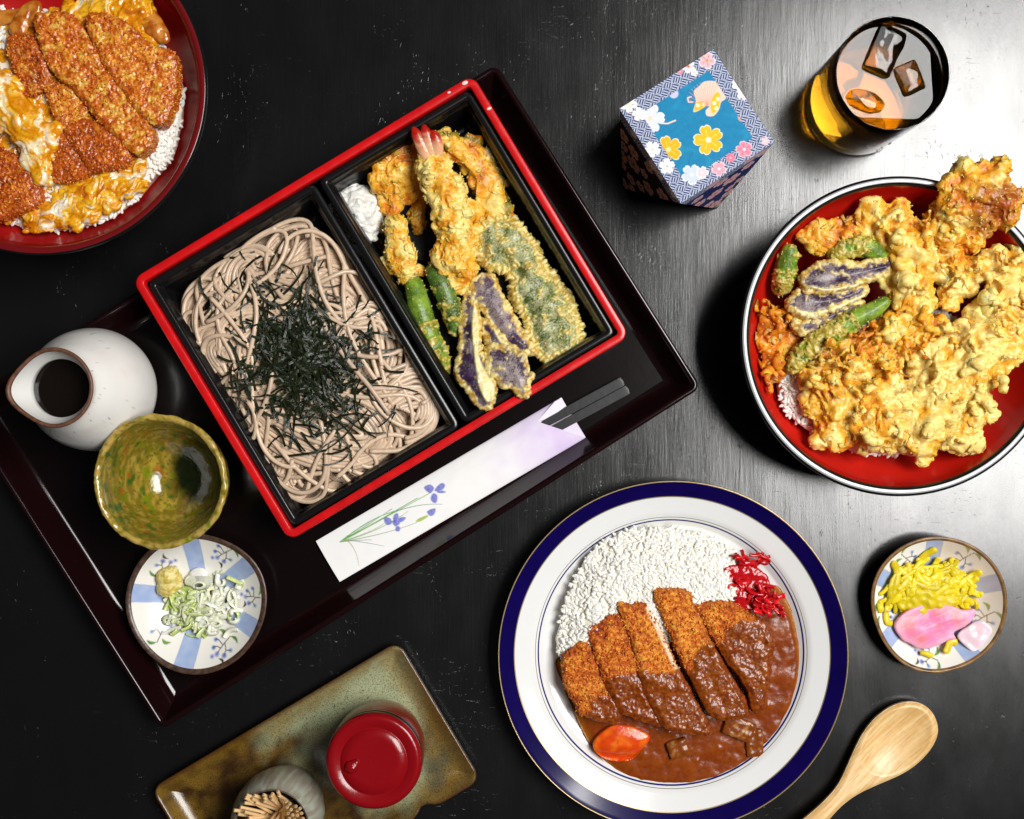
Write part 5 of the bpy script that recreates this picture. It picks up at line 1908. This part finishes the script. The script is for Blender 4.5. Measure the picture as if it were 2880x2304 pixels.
eggplant("lowest, darkest eggplant slice in the right-hand bowl", [(420, 1100), (520, 1070), (680, 1020), (860, 950), (1020, 910), (1060, 960), (900, 1040), (760, 1120), (640, 1190), (500, 1220), (430, 1180)], 228, 248, 111, None, GB, bz2, 3, .55)
pepper("long battered green bean slanting below the eggplant in the right-hand bowl", [(420, 1500), (520, 1370), (680, 1260), (850, 1160), (1000, 1060), (1130, 1000), (1230, 930)], (236, 246, 254, 258, 262, 264, 266), (20, 26, 28, 28, 26, 24, 18), 113, lambda t: np.where(t > .62, -.35, .16), GB, False, bz2)

# ================================================================== curry plate food
def kz5(pts): return zoomed(pts, 1560, 1640, .3593)
def cz(pts): return zoomed(pts, 1380, 1330, .5646)
# rice
rt, RV, RP = rice_bed("curry_rice", "white mound of rice on the upper half of the curry plate", cz([(322, 880), (345, 760), (400, 560), (500, 400), (600, 320), (720, 282), (850, 270), (980, 285), (1120, 325), (1230, 410), (1290, 520), (1290, 660), (1150, 800), (900, 860), (600, 930), (420, 940)]), 24, 64, 30, 121, 2100, 300, 4.6)
# sauce pool
spx = cz([(335, 920), (360, 1060), (400, 1160), (480, 1330), (560, 1440), (650, 1525), (780, 1568), (950, 1582), (1080, 1570), (1250, 1500), (1400, 1390), (1500, 1220), (1550, 1050), (1556, 900), (1530, 760), (1480, 640), (1420, 560), (1300, 620), (1150, 720), (900, 820), (600, 900)])
P = W2(smooth_poly(spx, 6), 40)
V, F, N = remesh([prism(P, 24.5, 40)], 4.0, 4)
d = edge_dist(P, V[:, :2])
n = fbm(V / 40., 3, 3)
top = sstep(.2, .7, N[:, 2])
V[:, 2] += top * (3.5 * n + .5 * perlin(V / 9., 4) - 9 * (1 - sstep(0, 26, d)))
g = np.random.default_rng(14)
bx = rand_in(P, 34, 15)
for q in bx:
    s = g.uniform(3, 8)
    V[:, 2] += top * g.uniform(1, 4.5) * np.exp(-((V[:, 0] - q[0]) ** 2 + (V[:, 1] - q[1]) ** 2) / s ** 2)
C = mixc(lin('#7a3206'), lin('#8a400b'), sstep(-.3, .4, n))
C = mixc(lin('#a4641a'), C, sstep(0, 24, d))
C = mixc(C, lin('#4a1a05'), sstep(.35, .6, perlin(V / 3.2, 9)) * .5)
tag(obj("curry_sauce", V, F, M_sauce, loc=(*P.mean(0), 24), col=C), "glossy brown curry sauce pooled in the lower half of the plate", "sauce")

# breaded cutlet
TAN, ORG, RED_, DKB = rgb('#eda23a'), rgb('#cc660e'), rgb('#9a3807'), rgb('#561f08')
def cutlet(label, pts, z0, z1, seed, f, group, sauce=None, wet=0.0, tone=0.0, meat=None, tiltv=None, vox=2.5, sub=4, cat="cutlet", redk=0.0, nfl=620, eggk=0.0, grow=1.022):
    fp_ = np.array(f(pts))
    if grow: fp_ = fp_.mean(0) + (fp_ - fp_.mean(0)) * grow
    V, F, N, P = slab(fp_, z0, z1, vox, 2, jag=4.0, seed=seed, sub=sub)
    d = edge_dist(P, V[:, :2])
    top = sstep(.0, .5, N[:, 2])
    V[:, 2] += (5 * sstep(0, 14, d) + 7 * fbm(np.c_[V[:, :2] / 60., 0 * d + seed], 2, seed + 30)) * top
    w = worley(V / 7.5, seed)
    w2 = worley(V / 3.6, seed + 3)
    n1 = fbm(V / 40., 3, seed + 1)
    n2 = fbm(V / 11., 3, seed + 2)
    smk = np.zeros(len(V))
    if sauce is not None:                            # where the sauce coats the crust
        sp = W2(smooth_poly(f(sauce), 4), z1)
        sd = edge_dist(sp, V[:, :2])
        sd = np.where(inside(sp, V[:, :2]), sd, -sd)
        smk = sstep(-4, 6, sd + 20 * n2 + 46 * n1)
    disp = 6.0 * (.55 - w) + 3.4 * (.5 - w2) + 4.0 * n1
    V2 = V + N * (disp * (1 - .62 * smk) + smk * (2.6 + 4.0 * n1 + 1.8 * fbm(V / 15., 2, seed + 12)))[:, None]
    t = .50 * n1 + .85 * n2 + .55 * (.5 - w2) + .25 * (.5 - w) + tone
    C = mixc(ORG, TAN, sstep(-.02, .36, t))
    C = mixc(C, RED_, sstep(.0, .38, -t))
    C = mixc(C, DKB, sstep(.32, .62, -t) * .85)
    C = mixc(C, RED_, (1 - sstep(2, 22, d + 14 * n2)) * .55)
    if redk:
        C = mixc(C, lin('#c25a0e'), redk * sstep(-.25, .35, fbm(V / 26., 2, seed + 8)))
    if eggk:
        C = mixc(C, mixc(lin('#d8901a'), lin('#efc860'), sstep(-.2, .3, n2)), eggk * sstep(.06, .26, fbm(V / 30., 3, seed + 18)))
    C = mixc(C, mixc(lin('#6b2a05'), lin('#8d420c'), sstep(-.3, .4, n2)), smk * .94)
    if meat is not None:                             # pale cut side
        ms = W2(f(meat), z1)
        md = edge_dist(ms, V[:, :2], closed=False)
        m = (1 - sstep(5, 12, md + 4 * n2)) * sstep(z0 + 4, z0 + 12, V[:, 2]) * (1 - smk)
        C = mixc(C, mixc(lin('#e9c9a0'), lin('#f3e2c8'), sstep(-.2, .3, n2)), m)
        V2[:, 2] -= m * 4
    pc_ = [(V2, F, C)]
    if nfl:
        keep = smk < .35
        fl_ = flakes(V2[keep], N[keep], nfl, 4.6, seed, -.1, 1.0)
        if fl_ is not None:
            gg = np.random.default_rng(seed)
            nn_ = len(fl_[0]) // len(ICO1[0])
            u_ = gg.uniform(0, 1, nn_)
            cc_ = mixc(mixc(TAN * 1.15, ORG, sstep(0, .55, u_)), RED_, sstep(.6, 1, u_) * .8)
            cc_ = np.repeat(cc_, len(ICO1[0]), axis=0)
            if redk: cc_ = mixc(cc_, lin('#c25a0e'), np.full(len(cc_), redk * .6))
            pc_.append((fl_[0], fl_[1], cc_))
    Vj, Fj, Cj = join(*pc_)
    if tiltv is not None:
        Vj[:, 2] += ((Vj[:, :2] - P.mean(0)) @ np.asarray(tiltv[:2])) * tiltv[2]
    sm = np.concatenate([smk, np.zeros(len(Vj) - len(smk))])
    mi = np.concatenate([(sm[f].mean(1) > .5).astype(int) for f in Fj])
    return add_piece("pork_cutlet_slice", Vj, Fj, Cj, [M_panko_wet if wet else M_panko, M_coat], label, cat, group, mat_idx=mi)
GC = "breaded cutlet slices on the curry plate"
sauce_cover = [(250, 1120), (290, 930), (380, 790), (450, 760), (560, 745), (650, 705), (760, 690), (880, 700), (1000, 690), (1060, 590), (1130, 510), (1250, 505), (1290, 430), (1370, 350), (1450, 290), (1560, 270), (1720, 260), (1800, 700), (1700, 1200), (1000, 1300), (500, 1250)]
cutlet("small end slice of cutlet at the far left of the curry plate", [(75, 575), (140, 510), (200, 460), (255, 465), (300, 540), (335, 660), (400, 790), (470, 910), (505, 990), (495, 1080), (400, 1092), (300, 1060), (210, 1030), (150, 930), (85, 810), (65, 690)], 34, 92, 131, kz5, GC, [(300, 900), (400, 860), (520, 900), (600, 1100), (420, 1150), (300, 1090)], 0, .05)
cutlet("second cutlet slice from the left, browned, its lower half under sauce", [(272, 375), (340, 320), (420, 270), (500, 245), (545, 320), (600, 450), (640, 580), (668, 720), (720, 860), (800, 1010), (850, 1110), (740, 1090), (600, 1040), (520, 1010), (450, 890), (390, 770), (330, 600), (285, 470)], 36, 98, 132, kz5, GC, sauce_cover, 0, -.06)
cutlet("large middle cutlet slice showing pale meat along its cut side", [(505, 185), (590, 175), (680, 160), (735, 200), (800, 320), (870, 470), (950, 640), (1030, 790), (1120, 960), (1215, 1125), (1190, 1170), (1080, 1165), (940, 1150), (850, 1110), (770, 980), (700, 830), (660, 680), (620, 520), (560, 350)], 38, 106, 133, kz5, GC, sauce_cover, 0, .14,
       [(735, 205), (800, 325), (880, 500), (950, 650)])
cutlet("fourth cutlet slice, a pale golden top running down into sauce", [(785, 75), (880, 60), (1000, 58), (1070, 100), (1100, 200), (1168, 335), (1235, 485), (1325, 640), (1395, 760), (1470, 880), (1500, 960), (1490, 1030), (1350, 1070), (1210, 1010), (1110, 830), (1000, 620), (930, 450), (860, 290), (810, 170)], 38, 108, 134, kz5, GC, sauce_cover, 0, .16)
cutlet("rightmost cutlet slice, mostly covered in curry sauce beside the red pickles", [(1112, 200), (1190, 155), (1300, 148), (1410, 170), (1520, 240), (1620, 310), (1690, 440), (1700, 600), (1670, 760), (1650, 900), (1630, 990), (1555, 990), (1518, 860), (1440, 720), (1352, 610), (1270, 480), (1190, 335)], 36, 100, 135, kz5, GC, sauce_cover, 0, .06)
# carrot
V, F, N, P = slab(kz5([(300, 1290), (330, 1210), (410, 1140), (490, 1112), (600, 1125), (690, 1160), (745, 1200), (735, 1245), (670, 1320), (600, 1390), (480, 1400), (370, 1370)]), 30, 62, 3.0, 5)
d = edge_dist(P, V[:, :2])
V[:, 2] += sstep(.2, .6, N[:, 2]) * (6 * sstep(0, 30, d) - 22 * sstep(1270, 1420, (V[:, 1] * -1 / (1 - 60 / CAM_H) + CY - 1640) / .3593))
C = mixc(lin('#d8440a'), lin('#ea6c16'), sstep(-.2, .4, fbm(V / 30., 2, 4)))
C = mixc(C, lin('#7a300a'), sstep(.1, .5, fbm(V / 14., 2, 6)) * .35)
add_piece("carrot_chunk", V, F, C, M_veg, "orange-red carrot chunk half sunk in the curry sauce", "carrot")
for (c0, s, lab, e) in (((965, 1290), (30, 26, 15), "small potato chunk with a pale top in the middle of the curry sauce", .3), ((1440, 1130), (44, 30, 16), "larger potato chunk under sauce at the right of the cutlet", -.4),
                        ((1560, 1250), (26, 40, 9), "sunken potato chunk near the right edge of the curry sauce", .1)):
    p = W(*kz5([c0])[0], 40)
    Vr, Fr, Nr = remesh([box_mesh(-s[0], s[0], -s[1], s[1], -s[2], s[2])], 3.0, 26)
    Vr = Vr + Nr * (2.5 * perlin(Vr / 16., 3) + .7 * perlin(Vr / 4., 5))[:, None]
    Vr = rotz(Vr, e) + p + np.array([0, 0, 2])
    nn_ = fbm(Vr / 16., 3, 12)
    C = mixc(lin('#7c3c0e'), lin('#c08a48'), sstep(.05, .45, nn_) * .6)
    add_piece("potato_chunk", Vr, Fr, C, M_sauce, lab, "potato", "potato chunks in the curry sauce")
# red pickles
rp = thing("red_pickles", "bright red chopped pickles at the right edge of the curry plate", "pickles", (*W(2120, 1660, 50)[:2], 40))
M_redp = pmat("red_pickle", (0.56, 0.008, 0.012), rough=0.14, spec=0.5, sss=0.2, sss_r=(1, .1, .1), sss_scale=0.0012, rnd=.35, bumps=((300, 0.0003),))
P0 = [(1160, 480), (1250, 455), (1340, 480), (1390, 540), (1370, 640), (1300, 690), (1220, 670), (1190, 590)]
V, F, N, P = slab(cz(P0), 60, 84, 3.0, 5)
V = V + N * (4 * perlin(V / 22., 3) + 2 * perlin(V / 8., 4))[:, None]
obj("pickle_slice", V, F, M_redp, rp)
g = np.random.default_rng(31)
for k in range(50):
    if k < 16: cx_, cy_, a = g.uniform(1210, 1370), g.uniform(405, 470), g.normal(.35, .3)
    elif k < 44: cx_, cy_, a = g.uniform(1310, 1450), g.uniform(560, 700), g.uniform(0, 3.1)
    else: cx_, cy_, a = g.uniform(1190, 1400), g.uniform(480, 680), g.uniform(0, 3.1)
    L_ = g.uniform(28, 74)
    q = [(cx_ + L_ * t * math.cos(a) + 9 * math.sin(t * 5 + k), cy_ + L_ * t * math.sin(a) + 9 * math.cos(t * 4 + k)) for t in np.linspace(-.5, .5, 6)]
    P = path3(cz(q), 80 + g.uniform(0, 22) + 6 * np.sin(np.linspace(0, 3, 6) + k) - (14 if k < 16 else 0))
    V, F = ribbon(smooth_poly(P, 3, closed=False), g.uniform(8, 15), g.uniform(3, 6), g.normal(0, .6))
    o = obj("pickle_shred", V, F, M_redp, rp)

# ================================================================== pickles on the right dish
yp = thing("yellow_pickles", "heap of bright yellow pickled radish shreds on the golden-rimmed dish", "pickles", (*W(2600, 1650, 40)[:2], 20))
M_yel = pmat("yellow_pickle", (0.78, 0.60, 0.012), rough=0.38, spec=0.5, sss=0.3, sss_r=(1, .8, .1), sss_scale=0.0016, rnd=.16, bumps=((200, 0.0003),))
def pz(pts): return zoomed(pts, 2380, 1460, .28986)
g = np.random.default_rng(13)
parts = [ell(W(*pz([(800, 720)])[0], 48), (108, 66, 26), .1)]
V, F, N = remesh(parts, 4, 2)
V = V + N * (9 * perlin(V / 20., 2))[:, None]
obj("pickle_core", V, F, M_yel, yp)
shr = [[(700, 420), (780, 340), (880, 290)], [(860, 420), (870, 520), (850, 640)], [(620, 470), (500, 540), (430, 660), (420, 800)], [(340, 780), (330, 860), (350, 900)], [(320, 740), (380, 690), (420, 640)],
       [(380, 900), (400, 1000), (450, 1010)], [(1150, 560), (1220, 640), (1200, 740)], [(1230, 770), (1270, 830), (1260, 880)], [(980, 480), (1060, 500), (1120, 560)], [(960, 1300), (1010, 1200), (1080, 1200)], [(720, 1290), (780, 1310), (840, 1330)]]
for _ in range(150):
    cx_, cy_ = g.uniform(430, 1220), g.uniform(470, 860)
    if (cx_ - 820) ** 2 / 420 ** 2 + (cy_ - 690) ** 2 / 240 ** 2 > 1: continue
    a = g.uniform(0, 3.14) if cx_ > 700 else g.normal(2.0, .5)
    L_ = g.uniform(150, 330)
    c_ = g.normal(0, .5)
    shr.append([(cx_ + L_ * (t * math.cos(a) - c_ * t * t * math.sin(a)), cy_ + L_ * (t * math.sin(a) + c_ * t * t * math.cos(a))) for t in (-.5, -.2, .2, .5)])
for k, q in enumerate(shr):
    hz = [float(dishRz(np.hypot(*(W(*p_, 50)[:2] - dishR[:2]))) + 8 + 34 * max(0, 1 - ((p_[0] - 820) / 480) ** 2 - ((p_[1] - 690) / 280) ** 2) + g.uniform(0, 9)) for p_ in pz(q) for p_ in [((p_[0] - 2380) / .28986, (p_[1] - 1460) / .28986)]] if False else None
    zz = []
    for p_ in q:
        im = pz([p_])[0]
        r_ = np.hypot(*(W(*im, 50)[:2] - dishR[:2]))
        zz.append(float(dishRz(r_)) + 9 + 38 * max(0, 1 - ((p_[0] - 820) / 480) ** 2 - ((p_[1] - 690) / 280) ** 2) + g.uniform(0, 10))
    P = smooth_poly(path3(pz(q), zz), 6, closed=False)
    V, F = tube(P, g.uniform(5.5, 10.5) * np.interp(np.linspace(0, 1, len(P)), [0, .1, .9, 1], [.4, 1, 1, .4]), 8, squash=.36)
    V = V + .9 * np.stack([perlin(V / 12., 3), perlin(V / 12., 4), perlin(V / 12., 5)], 1) * 2
    obj("pickle_shred", V, F, M_yel, yp)
pts = pz([(480, 1060), (520, 970), (620, 890), (760, 840), (900, 825), (1040, 850), (1150, 890), (1270, 880), (1240, 980), (1150, 1060), (1060, 1110), (1080, 1170), (1010, 1180), (900, 1240), (780, 1270), (700, 1260), (640, 1220), (560, 1180)])
V, F, N, P = slab(pts, 62, 78, 3.0, 6)
d = edge_dist(P, V[:, :2])
c0 = P.mean(0)
V[:, 2] += 16 * fbm(np.c_[V[:, :2] / 110., np.zeros(len(V))], 2, 3) + 10 * sstep(0, 70, d) - 9 + .4 * perlin(V / 9., 2)
C = mixc(lin('#ee84b4'), lin('#f08a92'), sstep(-.2, .3, fbm(V / 45., 2, 5)))
C = mixc(C, lin('#f6c8dc'), sstep(30, 0, d) * .5)
C = mixc(C, lin('#f4b4cc'), sstep(.02, .35, fbm(np.stack([(V[:, 0] + V[:, 1] * .5) / 60., (V[:, 1] - V[:, 0] * .5) / 7., 0 * d], 1), 3, 8)) * .6)
add_piece("pink_pickle", V, F, C, pmat("pink_pickle_flesh", attr=True, rough=.36, spec=.4, sss=.5, sss_r=(1, .5, .6), sss_scale=.003, bumps=((900, .0001),)), "folded pink pickle slice on the golden-rimmed dish, in front of the yellow pickles", "pickle")
pts = pz([(1080, 1130), (1180, 1040), (1300, 980), (1400, 1060), (1360, 1180), (1250, 1290), (1160, 1240)])
V, F, N, P = slab(pts, 52, 62, 3.0, 5)
V[:, 2] += 8 * fbm(np.c_[V[:, :2] / 50., np.zeros(len(V))], 2, 3) + 10 * sstep(1050, 1400, (V[:, 0] / (1 - 60 / CAM_H) + CX - 2380) / .28986)
C = np.tile(lin('#f0d3dc'), (len(V), 1))
add_piece("pink_pickle", V, F, C, pmat("pale_pickle_flesh", attr=True, rough=.2, spec=.5, sss=.5, sss_r=(1, .7, .7), sss_scale=.003), "very pale pickle slice beside the pink one on the golden-rimmed dish", "pickle")

# ================================================================== condiments on the left dish
def dz(pts): return zoomed(pts, 340, 1480, .25513)
def dlz(p, add):
    im = dz([p])[0]
    return float(dishLz(np.hypot(*(W(*im, 45)[:2] - dishL[:2])))) + add
on = thing("spring_onion", "pile of pale green and white sliced spring onion on the brown-rimmed dish", "spring onion", (*W(560, 1700, 50)[:2], 40))
M_on = pmat("spring_onion_flesh", attr=True, rough=.18, spec=.5, sss=.5, sss_r=(.9, 1, .5), sss_scale=.0016, rnd=.1)
g = np.random.default_rng(17)
GRN, WHT = lin('#9fbc2c'), lin('#eef0da')
def onion(path, w, t, tint, tilt=.0):
    P = smooth_poly(path, 5, closed=False)
    V, F = ribbon(P, w, t, tilt)
    n = perlin(V / 18., int(g.integers(99)))
    C = mixc(WHT, mixc(GRN, lin('#d2df86'), sstep(-.3, .3, n)), np.clip(tint + .35 * n, 0, 1))
    obj("onion_slice", V, F, M_on, on, col=C)
for k in range(150):
    cx_, cy_ = g.normal(860, 240), g.normal(860, 165)
    if cx_ < 520 or cx_ > 1330 or cy_ > 1180 or (cy_ < 720 and cx_ < 1050): continue
    tint = float(np.clip(.75 - abs(cx_ - 700) / 420 + g.normal(0, .25), 0, 1))
    zc = dlz((cx_, cy_), 8 + 34 * math.exp(-((cx_ - 820) / 260) ** 2 - ((cy_ - 880) / 190) ** 2) + g.uniform(0, 8))
    if g.uniform() < .42:
        rx, ry, a0 = g.uniform(45, 95), g.uniform(30, 70), g.uniform(0, 6.28)
        sw = g.uniform(3.2, 6.1)
        q = [(cx_ + rx * math.cos(a0 + sw * t), cy_ + ry * math.sin(a0 + sw * t)) for t in np.linspace(0, 1, 9)]
    else:
        a, L_, c_ = g.normal(1.9, .7), g.uniform(120, 250), g.normal(0, .5)
        q = [(cx_ + L_ * (t * math.cos(a) - c_ * t * t * math.sin(a)), cy_ + L_ * (t * math.sin(a) + c_ * t * t * math.cos(a))) for t in np.linspace(-.5, .5, 7)]
    onion(path3(dz(q), zc + 5 * np.sin(np.linspace(0, 4, len(q)) + k)), g.uniform(9, 17), 3.0, tint, g.uniform(.1, 1.1))
for k in range(6):                                   # wide white rings at the top
    rx = 150 - 17 * k
    q = [(860 + rx * math.cos(a), 610 + (85 - 9 * k) * math.sin(a) + 8 * k) for a in np.linspace(.2 + k * .5, 5.9 + k * .5, 16)]
    onion(path3(dz(q), dlz((860, 620), 18 + 5 * k)), 12, 3, .12, .9)
onion(path3(dz([(1240 + 62 * math.cos(a), 990 + 62 * math.sin(a)) for a in np.linspace(0, 6.2, 14)]), dlz((1240, 990), 12)), 14, 4, .8, 1.1)
onion(path3(dz([(1170, 560), (1260, 600), (1340, 640), (1300, 660)]), dlz((1270, 620), 16)), 12, 4, .7, .8)
p = W(*dz([(850, 550)])[0], dlz((850, 550), 22))
V, F, N = remesh([ell(p - np.array([0, 0, 8]), (29, 24, 11), .1)], 2.4, 2)
V = V + N * (1.2 * perlin(V / 12., 2))[:, None]
obj("white_bulb_slice", V, F, M_on, on, col=np.tile(lin('#f3f2ea'), (len(V), 1)))
parts = [ell(W(*dz([q])[0], dlz(q, 16)), s, a) for q, s, a in (((500, 560), (30, 26, 22), .2), ((510, 680), (31, 28, 24), .1), ((590, 600), (24, 34, 20), .1), ((560, 500), (20, 16, 14), 0))]
V, F, N = remesh(parts, 2.2, 2)
V = V + N * (1.8 * perlin(V / 7., 2) + 2.2 * perlin(V / 16., 3))[:, None]
C = mixc(lin('#cdb44e'), lin('#e9dc96'), sstep(-.3, .35, fbm(V / 14., 3, 3)))
add_piece("grated_ginger", V, F, C, M_daikon if False else pmat("ginger_paste", attr=True, rough=.3, spec=.45, sss=.3, sss_r=(1, .9, .4), sss_scale=.0015, bumps=((900, .0004),)), "small yellowish mound of grated ginger beside the spring onion", "ginger")

# ================================================================== left-hand bowl: cutlet, egg and rice
def oz(pts): return zoomed(pts, 0, 0, .4290)
rice_bed("steamed_rice", "white rice around the egg and cutlet in the top left bowl", oz([(-300, 60), (80, 70), (260, 70), (500, 20), (700, 60), (930, 190), (1070, 300), (1160, 440), (1200, 600), (1195, 760), (1150, 950), (1090, 1090), (980, 1180), (880, 1320), (700, 1440), (480, 1510), (250, 1510), (0, 1440), (-300, 1300)]), 66, 196, 34, 141, 3600, 300, 6.0, lift=4.0, ring=105, bowl=BOWL_L)
def egg(label, pts, z0, z1, seed, white=.0, n=34, r=(14, 26), dome=14, deep=0.0):
    parts, P = patch(oz(pts), z0, z1, dome, seed, n, r)
    V, F, N = remesh(parts, 3.0, 9)
    wp = np.stack([perlin(V / 34.0, seed + 31), perlin(V / 34.0, seed + 32), 0 * V[:, 0]], 1) * 26
    U = V + wp
    sx = np.array([0.75, 0.66, 0]) if seed != 157 else np.array([0.6, -.8, 0])
    s_ = np.stack([U @ sx / 74.0, U @ np.array([-sx[1], sx[0], 0]) / 17.0, V[:, 2] / 40.0], 1)
    b1 = billow(s_, seed)
    curd = sstep(-.2, .25, perlin(V / 60., seed + 21))
    ek = .38 if seed == 157 else 1.0
    V2 = V + N * ek * (7 * (b1 - .3) + 3.5 * curd * billow(U / 13., seed + 1) + 1.0 * perlin(V / 6., seed))[:, None]
    n1 = fbm(U / 46., 3, seed + 2)
    n2 = fbm(s_ * 1.4, 3, seed + 3)
    C = mixc(lin('#dd8a08'), lin('#f4bf2a'), sstep(-.3, .25, n2 + .5 * n1))
    C = mixc(C, lin('#f8e6be') if seed == 157 else lin('#f8edd6'), sstep(.16 - white, .40 - white, n1 + .40 * n2))
    C = mixc(C, lin('#c0620a'), sstep(.10, .42, -n1 + deep + .3 * n2) * .8)
    C = mixc(C, lin('#9c440a'), sstep(.28, .5, perlin(V / 7., seed + 6) + .4 * n2) * .45)
    return add_piece("cooked_egg", V2, F, C, M_egg, label, "egg", "cooked egg in the top left bowl")
egg("yellow egg curds along the bottom of the top left bowl", [(165, 1490), (230, 1380), (330, 1250), (440, 1180), (600, 1130), (780, 1090), (900, 1050), (930, 1150), (910, 1240), (760, 1330), (640, 1400), (500, 1470), (330, 1500)], 204, 232, 151, .06, 60)
egg("yellow egg curds at the top of the bowl above the cutlet", [(450, 90), (520, 20), (640, -30), (800, -60), (930, -30), (970, 80), (960, 160), (860, 170), (720, 110), (600, 110), (520, 110)], 206, 236, 153, .02, 44)
egg("broad yellow-orange sheet of egg under and between the cutlet slices", [(-200, 100), (100, 110), (260, 90), (480, 80), (700, 60), (900, 150), (1010, 290), (1110, 390), (1120, 600), (1060, 780), (980, 900), (930, 1040), (850, 1160), (620, 1230), (420, 1270), (250, 1380), (40, 1450), (-200, 1300)], 196, 222, 155, -.06, 150, (14, 26), 10, .04)
cutlet("bottom left cutlet slice soaked in sauce in the top left bowl", [(-60, 990), (60, 1010), (150, 1080), (230, 1180), (255, 1260), (220, 1340), (120, 1390), (-60, 1400)], 214, 262, 161, oz, GO, None, .75, -.16, redk=.4, grow=1.06)
cutlet("tall narrow cutlet slice at the upper left of the top left bowl", [(50, 260), (130, 240), (225, 250), (270, 340), (310, 430), (305, 540), (230, 600), (160, 600), (110, 520), (70, 400)], 214, 262, 162, oz, GO, None, .75, -.18, redk=.45, eggk=.5, grow=1.06)
cutlet("small egg-flecked cutlet piece in the middle of the top left bowl", [(300, 570), (380, 550), (480, 600), (560, 720), (540, 790), (440, 850), (370, 780), (320, 670)], 214, 260, 163, oz, GO, None, .6, .22, redk=.2, eggk=1., grow=1.06)
cutlet("long central cutlet slice running down from the onion in the top left bowl", [(240, 135), (330, 110), (450, 105), (540, 190), (610, 300), (690, 440), (780, 560), (870, 680), (950, 790), (985, 880), (940, 960), (870, 985), (770, 900), (640, 780), (530, 640), (430, 540), (340, 460), (280, 320)], 216, 272, 164, oz, GO, None, .6, .03, redk=.35, eggk=.85, grow=1.06)
cutlet("broad right-hand cutlet slice against the rice in the top left bowl", [(590, 110), (720, 110), (860, 180), (940, 270), (1040, 310), (1125, 360), (1140, 480), (1130, 620), (1090, 730), (1050, 800), (960, 770), (860, 670), (770, 540), (680, 410), (610, 260)], 216, 276, 165, oz, GO, None, .6, .06, redk=.3, eggk=.8, grow=1.06)
cutlet("dark red cutlet slice below the middle of the top left bowl", [(425, 830), (500, 790), (590, 790), (700, 850), (790, 930), (845, 1020), (800, 1080), (700, 1110), (590, 1120), (530, 1020), (460, 930)], 214, 264, 166, oz, GO, None, .8, -.22, redk=.6, grow=1.06)
cutlet("small dark red cutlet tip below the white egg in the top left bowl", [(330, 960), (390, 890), (440, 910), (510, 1020), (590, 1120), (500, 1170), (390, 1190), (335, 1130)], 214, 258, 167, oz, GO, None, .8, -.26, redk=.65, grow=1.06)
egg("white egg draped over a cutlet slice at the left of the top left bowl", [(-100, 470), (40, 470), (100, 540), (190, 650), (290, 780), (390, 880), (350, 980), (330, 1100), (330, 1190), (270, 1180), (180, 1060), (80, 900), (-100, 760)], 222, 272, 157, .16, 60, (14, 24), 16, -.2)
# simmered onion
def onion_piece(label, pts, z, rad, seed):
    P = smooth_poly(path3(oz(pts), z), 6, closed=False)
    V, F, N = remesh([ell(p, (r, r, r * .6)) for p, r in zip(P, np.interp(np.linspace(0, 1, len(P)), np.linspace(0, 1, len(rad)), rad))], 2.8, 4)
    V = V + N * (2 * perlin(V / 18., seed))[:, None]
    C = mixc(lin('#a85412'), lin('#d08a34'), sstep(-.3, .3, fbm(V / 24., 2, seed)))
    add_piece("simmered_onion", V, F, C, M_egg, label, "onion", "simmered onion in the top left bowl")
onion_piece("brown glossy onion slice at the top right of the top left bowl", [(910, 60), (980, 130), (1030, 200), (1080, 250)], 226, (22, 30, 28, 16), 171)
onion_piece("curled brown onion slice at the top of the top left bowl", [(120, 190), (150, 120), (190, 60), (235, 45), (215, 150)], 250, (26, 22, 18, 18, 14), 172)
onion_piece("brown onion strip at the left edge of the top left bowl", [(-40, 120), (60, 110), (140, 90)], 232, (20, 22, 14), 173)
